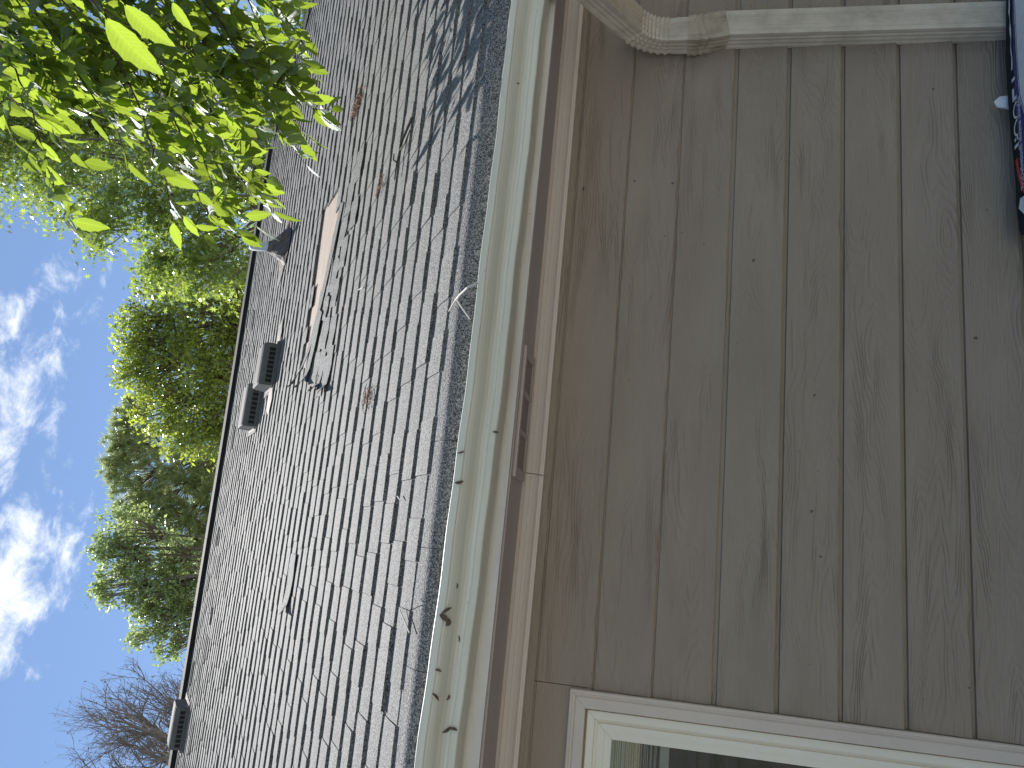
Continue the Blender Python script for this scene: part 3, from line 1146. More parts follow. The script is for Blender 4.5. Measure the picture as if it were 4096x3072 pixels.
def lettering(txt, size, length, x0, y0, ang, parent, name):
    cu = bpy.data.curves.new('lettering', 'FONT')
    cu.body = txt
    cu.size = size
    cu.resolution_u = 3
    ob = bpy.data.objects.new('tmp', cu)
    col.objects.link(ob)
    dg = bpy.context.evaluated_depsgraph_get()
    me = bpy.data.meshes.new_from_object(ob.evaluated_get(dg))
    bpy.data.objects.remove(ob)
    n = len(me.vertices)
    co = np.zeros(n * 3)
    me.vertices.foreach_get('co', co)
    co = co.reshape(-1, 3)
    k = length / co[:, 0].max()
    a, b = co[:, 0] * k, co[:, 1]
    out = np.stack([x0 + a * math.cos(ang), y0 + a * math.sin(ang) + b, np.full(n, zt0 + 0.0065)], 1)
    faces = [tuple(p.vertices) for p in me.polygons]
    bpy.data.meshes.remove(me)
    return add(name, out, faces, M['print'], parent)


lettering('TruDefinition\u00ae lifetime shingles', 0.030, 0.31, 1.192, 2.350, math.radians(0.5), ub, 'lettering')
# upper halves of large letters running off the rear edge
def arch(xc, yc, wdt):
    m = MB()
    rows = []
    for a in np.linspace(0.0, math.pi, 11):
        rows.append([(xc + (wdt + dw) * math.cos(a), yc + (0.018 + dw) * math.sin(a), zt0 + .0065) for dw in (0.0, 0.007)])
    m.grid(rows)
    m.build('large_letter', M['print'], ub)


arch(1.408, 2.374, 0.022); arch(1.468, 2.374, 0.022)
for (xa, xb, ya, yb) in ((1.345, 1.356, 2.374, 2.399), (1.368, 1.379, 2.374, 2.382), (1.368, 1.379, 2.388, 2.397), (1.506, 1.516, 2.372, 2.399), (1.5165, 1.55, 2.386, 2.399), (1.575, 1.586, 2.378, 2.399)):
    m = MB()
    m.grid([[(xa, ya, zt0 + .0065), (xa, yb, zt0 + .0065)], [(xb, ya, zt0 + .0065), (xb, yb, zt0 + .0065)]])
    m.build('large_letter', M['print'], ub)

rb, RP, rtop = bundle('open_shingle_stack', 1.09, 2.20, 2.410, 2.462, -H, -1.054, 'blackshingle', 'unwrapped black shingles standing between the wrapped bundles and the siding', None, 0.006)
for (u, sz, nm) in ((0.42, 0.024, 'torn_wrapper'), (0.70, 0.014, 'torn_wrapper')):
    m = MB()
    x = 1.09 + 1.11 * u
    pts = [(x - sz, 2.474, -1.07), (x - sz * .6, 2.476, -1.025), (x + sz * .2, 2.478, -1.018), (x + sz * .9, 2.476, -1.035), (x + sz, 2.474, -1.07)]
    m.v = [tuple(p) for p in pts] + [(p[0], p[1] + 0.008, p[2] - 0.003) for p in pts]
    m.f = [(0, 1, 2, 3, 4), (9, 8, 7, 6, 5)] + [(i, (i + 1) % 5, (i + 1) % 5 + 5, i + 5) for i in range(5)]
    m.build(nm, M['white'], rb)
m = MB()
cpts = [(1.175, 2.385, zt0 + .004), (1.150, 2.402, zt0 + .002), (1.120, 2.380, zt0 - .004), (1.130, 2.350, zt0 - .002), (1.170, 2.360, zt0 + .006)]
m.v = [tuple(p) for p in cpts] + [(p[0], p[1], p[2] - 0.012) for p in cpts]
m.f = [(4, 3, 2, 1, 0), (5, 6, 7, 8, 9)] + [((i + 1) % 5, i, i + 5, (i + 1) % 5 + 5) for i in range(5)]
m.build('torn_corner', M['white'], ub)

# ------------------------------------------------------------------ small things on the roof and gutter


def roofpt(x, y, off=0.0):
    d = raydir(x, y)
    t = SN / CS
    k = (Z0 + off / CS - t * Y0) / (d[2] - t * d[1])
    return np.array(d) * k


def twig_thing(name, polys, rad, mat_, label, cat='twig', parts='stem'):
    c = np.array(polys[0][0])
    t = thing(name, c, label, cat)
    for i, p in enumerate(polys):
        m = MB()
        rr = list(np.linspace(rad if i == 0 else rad * .7, rad * .45, len(p)))
        m.tube(p, rr, 6)
        m.build('stem' if i == 0 else 'side_stem', M[mat_], t)
    return t


def rpx(lst, off):
    return [roofpt(x, y, o) for (x, y), o in zip(lst, off if hasattr(off, '__len__') else [off] * len(lst))]


twig_thing('twig', [rpx([(1909, 1133), (1870, 1150), (1838, 1180), (1822, 1200), (1795, 1245)], [.02, .035, .03, .02, .012]),
                    rpx([(1824, 1196), (1850, 1235), (1878, 1275)], [.02, .018, .012])], 0.0042, 'twig',
           'bleached forked twig lying over the gutter edge of the roof')
twig_thing('twig', [rpx([(1648, 470), (1610, 560), (1588, 650), (1578, 720)], .018), rpx([(1588, 650), (1574, 640), (1576, 616)], [.018, .03, .04]), rpx([(1600, 600), (1622, 570), (1640, 520)], .02)],
           0.0065, 'dtwig', 'dark broken twig on the shingles beside the leaf shadows')
twig_thing('twig', [rpx([(1265, 1500), (1262, 1540), (1250, 1552)], .012)], 0.004, 'twig', 'short pale twig below the curled shingles')
twig_thing('twig', [rpx([(1462, 1130), (1450, 1150), (1432, 1160)], .012)], 0.004, 'twig', 'thin pale twig stuck to the shingles under the bare deck')
twig_thing('twig', [rpx([(1637, 2530), (1600, 2440), (1625, 2410), (1640, 2390)], [.015, .02, .03, .02])], 0.0022, 'twig', 'thin dry stalk arched over the lower shingles')
twig_thing('twig', [rpx([(1590, 1985), (1602, 2003)], .014)], 0.003, 'twig', 'short straight pale stick on the shingles above the gutter')


def clump(name, x, y, mat_, label, n, L, sd, cat):
    c = roofpt(x, y, 0.012)
    t = thing(name, c, label, cat)
    r_ = np.random.default_rng(sd)
    m = MB()
    for i in range(n):
        a = r_.uniform(0, 2 * math.pi)
        p = c + np.array([r_.normal(0, L * .35), 0, 0]) + np.array([0, CS, SN]) * r_.normal(0, L * .5)
        q = np.array([math.cos(a), CS * math.sin(a), SN * math.sin(a)]) * L * r_.uniform(.3, .9)
        m.tube([p, p + q * .5 + np.array([0, 0, .01 * r_.random()]), p + q], 0.0016, 4)
    m.build('needles', M[mat_], t)
    return t


clump('needle_clump', 1430, 410, 'straw', 'clump of dry brown needles caught below the hanging leaves', 60, 0.11, 3, 'debris')
clump('needle_clump', 1522, 740, 'straw', 'small brown debris clump in a shingle step near the dark twig', 24, 0.05, 4, 'debris')
clump('needle_clump', 1465, 1590, 'straw', 'small brown debris clump below the curled shingles', 26, 0.06, 6, 'debris')


def gpt(x, y, off=0.0):
    """point on the gutter's front, taken at the face's mean depth"""
    d = raydir(x, y)
    return np.array(d) * (2.1415 + off) / d[1]


def husk(x, y, L, ang, label, wide=0.25):
    # a curled dead seed husk stuck to the gutter face
    c = gpt(x, y)
    # find the face depth at this height
    zrel = c[2] - sag_g(c[0])
    yy = float(np.interp(zrel, [p[1] for p in gp[6:19]], [p[0] for p in gp[6:19]]))
    d = raydir(x, y)
    c = np.array(d) * (yy - 0.003) / d[1]
    m = MB()
    rows = []
    for u in np.linspace(-.5, .5, 7):
        wv = wide * L * (0.25 - u * u) * 4 * 0.5 + 0.0006
        row = []
        for v in (-1, 0, 1):
            a_, b_ = u * L, v * wv + 0.25 * L * u * u
            row.append((c[0] + a_ * math.cos(ang) - b_ * math.sin(ang), c[1] - 0.002 - 0.003 * (1 - abs(v)) - 0.01 * u * u - 0.5 * max(0, zrel - .5) * 0, c[2] + a_ * math.sin(ang) + b_ * math.cos(ang)))
        rows.append(row)
    m.grid(rows)
    b = len(m.v)
    m.v += [(p[0], p[1] + 0.0015, p[2]) for p in m.v[:b]]
    m.f += [tuple(reversed([i + b for i in f])) for f in m.f[:12]]
    o = m.build('seed_husk', M['debris'], None, c)
    tag(o, label, 'husk', 'dead husks stuck to the gutter face')


husk(1778, 2470, 0.030, 1.0, 'tangled brown husk hanging at the gutter lip, largest of the husks', 0.5)
husk(1786, 2440, 0.034, 2.2, 'slim brown husk just above the largest husk on the gutter lip', 0.22)
husk(1795, 2490, 0.022, -0.3, 'crumpled brown husk just beside the largest husk on the gutter', 0.6)
husk(1830, 2343, 0.014, 0.1, 'small dark oval husk alone on the gutter face above the others', 0.3)
husk(1838, 2555, 0.016, 0.2, 'thin dark husk on the gutter face midway below the largest husk', 0.14)
husk(1755, 2680, 0.018, 1.4, 'crossed dark husk near the gutter lip', 0.3)
husk(1745, 2785, 0.026, 0.9, 'curved brown husk beside the gutter lip near the window end', 0.22)
husk(1795, 2790, 0.016, -0.4, 'tan oval husk on the gutter face near the window end', 0.4)
husk(1790, 2920, 0.030, -0.9, 'forked brown husk on the gutter closest to the window end', 0.25)
husk(1816, 2915, 0.022, 1.5, 'upright brown husk on the gutter lower edge at the window end', 0.3)
husk(1984, 1728, 0.018, 1.5, 'brown husk on the gutter lower edge opposite the soffit vent', 0.3)
husk(2070, 335, 0.014, 1.5, 'dark speck of husk on the gutter close to the downspout', 0.25)
husk(1845, 1810, 0.022, -1.2, 'dark stringy husk on the gutter lip above the soffit vent', 0.16)
husk(1838, 1930, 0.026, -1.3, 'dark tangled husk on the gutter lip level with the moulding joint', 0.3)

# ------------------------------------------------------------------ trees


def at(px_, py_, Y):
    d = raydir(px_, py_)
    return np.array(d) * Y / d[1]


def branchy(m, base, tip, r0, r1, bend, r_, n=7):
    base, tip = np.array(base, float), np.array(tip, float)
    L = np.linalg.norm(tip - base)
    side = r_.normal(0, 1, 3) * bend * L
    pts = [base + (tip - base) * f_ + side * math.sin(math.pi * f_) * 0.5 + np.array([0, 0, bend * L * 0.4 * math.sin(math.pi * f_)]) for f_ in np.linspace(0, 1, n)]
    m.tube(pts, list(np.linspace(r0, r1, n)), 6)
    return pts


LEAFQ = np.array([[0, 0, 0], [0.42, 0.26, 0.05], [1, 0, -0.06], [0.42, -0.26, 0.05]])
OAKQ = [np.array([[0, .04, 0], [.35, .06, 0], [.3, .38, .06], [.5, .1, 0], [.68, .34, .05], [.7, .08, 0], [1, 0, -.1], [.7, -.08, 0], [.68, -.34, .05], [.5, -.1, 0], [.3, -.38, .06], [.35, -.06, 0], [0, -.04, 0]]),
        [(0, 1, 11, 12), (1, 2, 3), (9, 10, 11), (1, 3, 9, 11), (3, 4, 5), (7, 8, 9), (3, 5, 7, 9), (5, 6, 7)]]


def rotmats(n, r_, up_bias):
    a = r_.normal(0, 1, (n, 3))
    a[:, 2] -= up_bias
    a /= np.linalg.norm(a, axis=1)[:, None]
    b = r_.normal(0, 1, (n, 3))
    b -= a * (a * b).sum(1)[:, None]
    b /= np.linalg.norm(b, axis=1)[:, None]
    c = np.cross(a, b)
    return np.stack([a, b, c], 2)


def scatter_leaves(name, pos, size, q, faces, mat_, parent, r_, droop=0.5, kind=None):
    n = len(pos)
    Rm = rotmats(n, r_, droop)
    sz = size * r_.uniform(0.65, 1.25, n)
    V = np.einsum('nij,kj->nki', Rm, q) * sz[:, None, None] + pos[:, None, :]
    k = len(q)
    V = V.reshape(-1, 3)
    origin = pos.mean(0)
    me = bpy.data.meshes.new(name)
    nf = len(faces)
    lens = np.array([len(f) for f in faces])
    flat = np.concatenate([np.array(f) for f in faces])
    loops = (np.arange(n)[:, None] * k + flat[None, :]).reshape(-1)
    tot = np.tile(lens, n)
    me.vertices.add(len(V)); me.loops.add(len(loops)); me.polygons.add(n * nf)
    me.vertices.foreach_set('co', (V - origin).astype(np.float32).reshape(-1))
    me.loops.foreach_set('vertex_index', loops.astype(np.int32))
    starts = np.concatenate([[0], np.cumsum(tot)[:-1]]).astype(np.int32)
    me.polygons.foreach_set('loop_start', starts)
    me.materials.append(mat_)
    me.update(calc_edges=True)
    me.validate()
    o = place(name, me, origin, parent)
    return o


def lobe_points(lobes, n, r_, shell=0.55, clumps=26, csize=0.22):
    """leaf positions: clumps spread over each lobe's outer volume, leaves round each clump"""
    vols = np.array([l[3] ** 2 for l in lobes])
    out = []
    tips = []
    for (c, ry, sq, rad) in lobes:
        share = int(n * rad ** 2 / vols.sum())
        kc = max(5, int(clumps * rad ** 1.3))
        d = r_.normal(0, 1, (kc, 3)); d /= np.linalg.norm(d, axis=1)[:, None]
        rr = rad * (shell + (1.02 - shell) * r_.random(kc) ** 0.6)
        cc = np.array(c) + d * rr[:, None] * np.array([1, ry, sq])
        tips.append((c, cc))
        wgt = r_.uniform(0.4, 1.6, kc)
        idx = r_.choice(kc, share, p=wgt / wgt.sum())
        cs = csize * rad ** 0.5 * r_.uniform(0.6, 1.35, kc)
        g = r_.normal(0, 1, (share, 3)) * cs[idx][:, None] * np.array([1.1, 1.0, 0.62])
        out.append(cc[idx] + g)
    return np.concatenate(out), tips


def px_lobes(lst, Y, ry=1.0, sq=1.0):
    """(x, y, radius) in overview pixels of the photograph at depth Y"""
    k = 4096 / 2212
    res = []
    for l in lst:
        x, y, rad = l[:3]
        dy = l[3] if len(l) > 3 else 0.0
        c = at(x * k, y * k, Y + dy)
        dist = (R.T @ c)[2]
        res.append((c, ry, sq, rad * k * dist / F))
    return res


def tree(name, lobes, base_xy, label, leafmat, n, size, seed, barkmat='bark', trunk_r=0.22, q=None, faces=None, droop=0.4, clumps=26, csize=0.22, group=None):
    r_ = np.random.default_rng(seed)
    base = np.array([base_xy[0], base_xy[1], -H])
    t = thing(name, base, label, 'tree', group)
    pos, tips = lobe_points(lobes, n, r_, 0.5, clumps, csize)
    m = MB()
    topc = max((l[0] for l in lobes), key=lambda c: c[2])
    mid = np.array([base[0] * .5 + topc[0] * .5, base[1] * .5 + topc[1] * .5, base[2] * 0.45 + topc[2] * 0.55])
    sp = [base, base * .6 + mid * .4 + r_.normal(0, .08, 3), mid, mid * .45 + topc * .55, topc]
    m.tube(sp, [trunk_r, trunk_r * .85, trunk_r * .6, trunk_r * .35, trunk_r * .12], 9)
    tr = m.build('trunk', M[barkmat], t, base, True)
    lm = MB()
    for c, cc in tips:
        f_ = r_.uniform(.25, .6)
        start = sp[1] * (1 - f_) + sp[3] * f_
        branchy(lm, start, c, trunk_r * .4, trunk_r * .14, .08, r_)
        for k in range(len(cc)):
            branchy(lm, np.array(c) * .85 + np.array(start) * .15, cc[k], trunk_r * .1, .008, .1, r_, 5)
    lm.build('limbs', M[barkmat], t, None, True)
    o = scatter_leaves('crown', pos, size, LEAFQ if q is None else q, faces or [(0, 1, 2, 3)], M[leafmat], t, r_, droop)
    return t


oak_l = px_lobes([(60, 330, 110), (170, 420, 95), (120, 270, 120, 1), (290, 430, 105), (300, 300, 120, 1), (420, 470, 90), (470, 560, 70), (530, 420, 80, .5), (420, 330, 110, 1), (215, 500, 42), (560, 330, 90, .6), (480, 230, 120, 1.5), (10, 300, 100), (40, 200, 120), (600, 200, 90, 1), (650, 80, 110, 1), (505, 600, 45), (440, 590, 50, .6), (240, 180, 120, 1.2), (380, 545, 60, .5), (330, 570, 40, .5), (400, 610, 45, .8)], 12.5)
tree('oak_tree', oak_l, (5.4, 13.4), 'tall oak with small spiky leaves and bright gaps, right behind the hanging branch', 'oak', 48000, 0.14, 21, 'bark', 0.10, OAKQ[0], OAKQ[1], 0.5, 26, 0.26, 'trees beyond the ridge')
map_l = px_lobes([(420, 820, 105), (330, 720, 70), (288, 690, 38), (300, 800, 55), (350, 880, 70), (330, 770, 70), (430, 930, 62), (450, 700, 90), (390, 950, 42), (500, 800, 80), (450, 620, 70), (285, 735, 35), (520, 640, 60), (540, 590, 50), (480, 900, 55), (470, 960, 40), (400, 640, 60), (345, 630, 48), (420, 580, 55), (510, 710, 60)], 19.5)
tree('broadleaf_tree', map_l, (5.6, 20), 'bright yellow-green broadleaf tree in the middle, behind the paired roof vents', 'maple', 27000, 0.14, 22, 'bark', 0.2, None, None, 0.3, 60, 0.17, 'trees beyond the ridge')
pop_l = px_lobes([(265, 1150, 60), (225, 1185, 28), (255, 1215, 55), (240, 1265, 40), (300, 1290, 42), (350, 1270, 60), (330, 1345, 45), (295, 1375, 24), (365, 1395, 34), (390, 1340, 45), (350, 1200, 60), (400, 1250, 50), (420, 1330, 40), (430, 1290, 40)], 21)
tree('poplar_tree', pop_l, (0.3, 21.6), 'grey-green loose-leaved tree between the pine and the bare tree', 'poplar', 13500, 0.13, 23, 'bark', 0.16, None, None, 0.6, 55, 0.15, 'trees beyond the ridge')

# pine: layered limbs with needle tufts
r_ = np.random.default_rng(31)
k_ = 4096 / 2212
pine_base = np.array([3.4, 25.2, -H])
ptop = at(245 * k_, 965 * k_, 25)
pine_base[0], pine_base[1] = ptop[0] + .2, ptop[1] + .3
pine = thing('pine_tree', pine_base, 'dark green pine with drooping needle tufts between two broadleaf trees', 'tree', 'trees beyond the ridge')
m = MB()
m.tube([pine_base, pine_base * .5 + ptop * .5 + np.array([.1, 0, 0]), ptop], [.26, .17, .03], 9)
m.build('trunk', M['pinebark'], pine, pine_base, True)
lm = MB()
tufts = []
pl = px_lobes([(270, 900, 34), (262, 955, 36), (258, 1010, 42), (285, 1075, 48), (300, 960, 55), (330, 1030, 65), (345, 1110, 55), (390, 1150, 60), (390, 1060, 60), (420, 1200, 45), (410, 1000, 60), (440, 1120, 45), (380, 1210, 40), (300, 880, 35), (450, 1010, 40), (465, 1070, 35), (450, 1180, 40), (430, 1260, 40), (300, 1130, 40)], 24.5)
for (c, ry, sq, rad) in pl:
    c = np.array(c)
    f_ = float(np.clip((c[2] - 1.0 - pine_base[2]) / (ptop[2] - pine_base[2]), .2, .96))
    st = pine_base * (1 - f_) + ptop * f_
    branchy(lm, st, c, .05, .02, .05, r_)
    kc = int(75 * rad ** 1.4) + 18
    d = r_.normal(0, 1, (kc, 3)); d /= np.linalg.norm(d, axis=1)[:, None]
    cc = c + d * (rad * (.35 + .65 * r_.random(kc) ** .6))[:, None]
    for p in cc:
        branchy(lm, c * .8 + st * .2, p, .014, .005, .08, r_, 4)
    tufts.append(cc)
tufts = np.concatenate(tufts)
lm.build('limbs', M['pinebark'], pine, None, True)
n_per = 45
pos = np.repeat(tufts, n_per, 0) + r_.normal(0, .035, (len(tufts) * n_per, 3))
NQ = np.array([[0, .05, 0], [1, 0, -.08], [0, -.05, 0]])
scatter_leaves('crown', pos, .25, NQ, [(0, 1, 2)], M['needle'], pine, r_, -0.35)

# bare tree
r_ = np.random.default_rng(44)
bb = np.array([-4.6, 17.5, -H])
bare = thing('bare_tree', bb, 'leafless tree with fine dark twigs beside the single roof vent', 'tree', 'trees beyond the ridge')
fork = at(455 * k_, 1640 * k_, 17.5)
m = MB()
m.tube([bb, bb * .5 + fork * .5 + np.array([.06, 0, 0]), fork], [.17, .13, .10], 9)
m.build('trunk', M['barebark'], bare, bb, True)
lm = MB()
buds = []


def grow(p, d, L, rad, depth):
    n = 5
    pts = [p]
    dd = d.copy()
    for i in range(n):
        dd = dd + r_.normal(0, .10, 3) + np.array([0, 0, .03])
        dd /= np.linalg.norm(dd)
        pts.append(pts[-1] + dd * L / n)
    lm.tube(pts, list(np.linspace(rad, rad * .55, n + 1)), 5 if depth < 3 else 4, False)
    if depth >= 5 or rad < .0028:
        buds.append(pts[-1])
        return
    kids = 3 if depth < 4 else 2
    for i in range(kids + (r_.random() < .3)):
        j = r_.integers(2, n + 1)
        nd = dd + r_.normal(0, .42, 3)
        nd /= np.linalg.norm(nd)
        grow(pts[j], nd, L * r_.uniform(.55, .8), rad * r_.uniform(.45, .62), depth + 1)


for i, (tx, ty, dy) in enumerate(((225, 1600, 0), (235, 1530, .6), (290, 1470, -.4), (330, 1440, .3), (240, 1640, -.7), (255, 1680, .5), (300, 1560, 1.0), (270, 1500, -1), (380, 1480, .2), (230, 1720, 0), (320, 1640, -1.2))):
    tip = at(tx * k_, ty * k_, 17.5 + dy)
    d = tip - fork
    L = np.linalg.norm(d)
    grow(fork, d / L, L * .52, .06, 0)
lm.build('limbs', M['barebark'], bare, None, False)
bp = np.array(buds)
bp = bp[::3] + r_.normal(0, .02, (len(bp[::3]), 3))
scatter_leaves('dead_leaves', bp, .045, LEAFQ, [(0, 1, 2, 3)], M['debris'], bare, r_, .6)

# ------------------------------------------------------------------ hanging branch close to the camera


def leaf_variant(seed):
    r_ = np.random.default_rng(seed)
    n = 11
    L, Wd = 1.0, r_.uniform(.43, .52)
    us = np.linspace(0, 1, n)
    curl = r_.uniform(-.10, .22)
    fold = r_.uniform(.08, .38)
    twist = r_.uniform(-.25, .25)
    side = r_.uniform(-.06, .06)
    v, uv = [], []
    for i, u in enumerate(us):
        hw = Wd * .5 * (math.sin(math.pi * u ** .82) ** .8) * (1 - .22 * u) if 0 < u < 1 else 0.006
        if u > .8:
            hw *= 1 - .35 * (u - .8) / .2
        z = -curl * u * u
        tw = twist * u
        y0 = side * math.sin(math.pi * u)
        for sgn, f_ in ((-1, 1), (-1, .5), (0, 0), (1, .5), (1, 1)):
            ser = (1 + .055 * (1 if i % 2 else -1)) if f_ == 1 else 1
            x = u + (0.03 if (f_ == 1 and i % 2) else 0) - .02 * f_
            a = sgn * f_ * hw * ser
            h = abs(a) * fold + .010 * math.sin(u * 40) * f_
            v.append((x, y0 + a * math.cos(tw) - h * math.sin(tw), z + h * math.cos(tw) + a * math.sin(tw)))
            uv.append((u, sgn * f_ * hw, 0))
    f = []
    for i in range(n - 1):
        for j in range(4):
            a = i * 5 + j
            f.append((a, a + 1, a + 6, a + 5))
    # short stalk
    b = len(v)
    v += [(-.10, .008, .0), (-.10, -.008, .0), (.02, -.010, 0), (.02, .010, 0)]
    uv += [(0, 0, 0)] * 4
    f.append((b, b + 1, b + 2, b + 3))
    return np.array(v), f, np.array(uv)


LV = [leaf_variant(s) for s in range(60, 68)]
leaf_me = []
for i, (v, f, uv) in enumerate(LV):
    me = newmesh('leaf', v, f, M['leaf'], True)
    a = me.attributes.new('uvl', 'FLOAT_VECTOR', 'POINT')
    a.data.foreach_set('vector', uv.astype(np.float32).reshape(-1))
    leaf_me.append(me)

r_ = np.random.default_rng(77)
near_base = np.array([5.0, 0.6, -H])
near = thing('leafy_branch_tree', near_base, 'tree with drooping branches of large backlit green leaves hanging over the roof corner', 'tree')
# trunk out of the frame to the right and its leaning limbs
m = MB()
m.tube([near_base, (4.9, .9, 0.0), (4.6, 1.5, 2.0), (4.3, 2.1, 3.6), (3.9, 2.7, 5.0)], [.16, .14, .12, .09, .05], 10)
m.build('trunk', M['bark'], near, near_base, True)
k_ = 1.0


def P3(x, y, dist):
    d = raydir(x, y)
    return np.array(d) / F * dist


twigs = [
    # (points in photograph pixels, depth at start, depth at end, leaf length)
    ([(-250, -200), (0, 170), (90, 330), (160, 480), (195, 640), (240, 780), (285, 880), (345, 985)], 3.3, 3.0, .115),
    ([(330, -200), (470, 150), (560, 330), (660, 420), (780, 520), (850, 690), (890, 820), (930, 930)], 3.6, 3.3, .115),
    ([(600, -250), (740, 60), (870, 260), (930, 430), (940, 560)], 3.9, 3.6, .12),
    ([(820, -300), (980, -60), (1060, 130), (1140, 300), (1200, 390), (1270, 470), (1310, 510)], 4.0, 3.7, .12),
    ([(900, -250), (1060, -20), (1170, 120), (1235, 190)], 4.1, 3.9, .12),
    ([(700, -200), (800, 30), (930, 200), (1040, 330), (1120, 460), (1150, 590)], 3.8, 3.6, .12),
    ([(-100, -300), (90, 0), (240, 190), (330, 330), (350, 400)], 3.4, 3.2, .115),
    ([(50, -300), (240, 0), (400, 200), (520, 380), (580, 500), (640, 560)], 3.5, 3.3, .115),
    ([(-300, 0), (-80, 230), (30, 390), (60, 540), (90, 620)], 3.3, 3.1, .115),
    ([(-300, -100), (-60, 80), (100, 200), (230, 330), (270, 480)], 3.6, 3.4, .115),
    ([(480, 250), (590, 470), (640, 640), (690, 760), (720, 930)], 3.4, 3.2, .115),
    ([(650, 330), (760, 600), (800, 760), (830, 850), (890, 930)], 3.6, 3.4, .115),
    ([(850, 420), (930, 640), (980, 740), (1020, 800), (1040, 830)], 3.8, 3.6, .12),
    ([(700, 300), (800, 430), (880, 560), (950, 670), (1000, 730), (1030, 770)], 3.9, 3.7, .12),
    ([(200, 100), (330, 330), (430, 470), (500, 560), (540, 690)], 3.5, 3.3, .115),
    ([(300, 0), (450, 80), (600, 200), (700, 330)], 3.3, 3.2, .115),
    ([(100, -50), (330, 60), (480, 220), (540, 380)], 3.7, 3.6, .115),
    ([(500, -150), (620, 30), (760, 160), (850, 330), (900, 470)], 3.7, 3.6, .12),
    ([(700, -300), (860, -40), (990, 90), (1090, 220), (1130, 360)], 4.3, 4.1, .12),
    ([(900, -300), (1080, 10), (1200, 230), (1260, 310)], 4.3, 4.2, .12),
    ([(1000, 200), (1120, 380), (1200, 500), (1230, 600)], 3.8, 3.7, .12),
    ([(-200, 150), (-20, 330), (100, 420), (180, 560)], 3.7, 3.6, .115),
    ([(-100, -100), (60, 60), (160, 130), (300, 210), (400, 340)], 3.9, 3.8, .115),
    ([(400, 100), (520, 190), (680, 260), (760, 400)], 4.0, 3.9, .12),
    ([(250, 300), (400, 430), (560, 440), (650, 520)], 3.8, 3.7, .115),
    ([(560, 60), (700, 130), (820, 280), (900, 330), (1000, 420)], 4.1, 3.9, .12),
]
rx = np.random.default_rng(90)
for i in range(34):
    x, y = rx.uniform(-150, 900), rx.uniform(-150, 330)
    if x + y * 0.6 > 1000:
        continue
    a_ = rx.uniform(.55, 1.15)
    st_ = rx.uniform(.8, 1.3)
    pts = [(x - 120, y - 160), (x, y)] + [(x + 95 * st_ * k * math.cos(a_) + rx.normal(0, 12), y + 95 * st_ * k * math.sin(a_) + rx.normal(0, 12)) for k in (1, 2, 3)]
    dd_ = rx.uniform(3.4, 4.6)
    twigs.append((pts, dd_, dd_ - .1, .125))
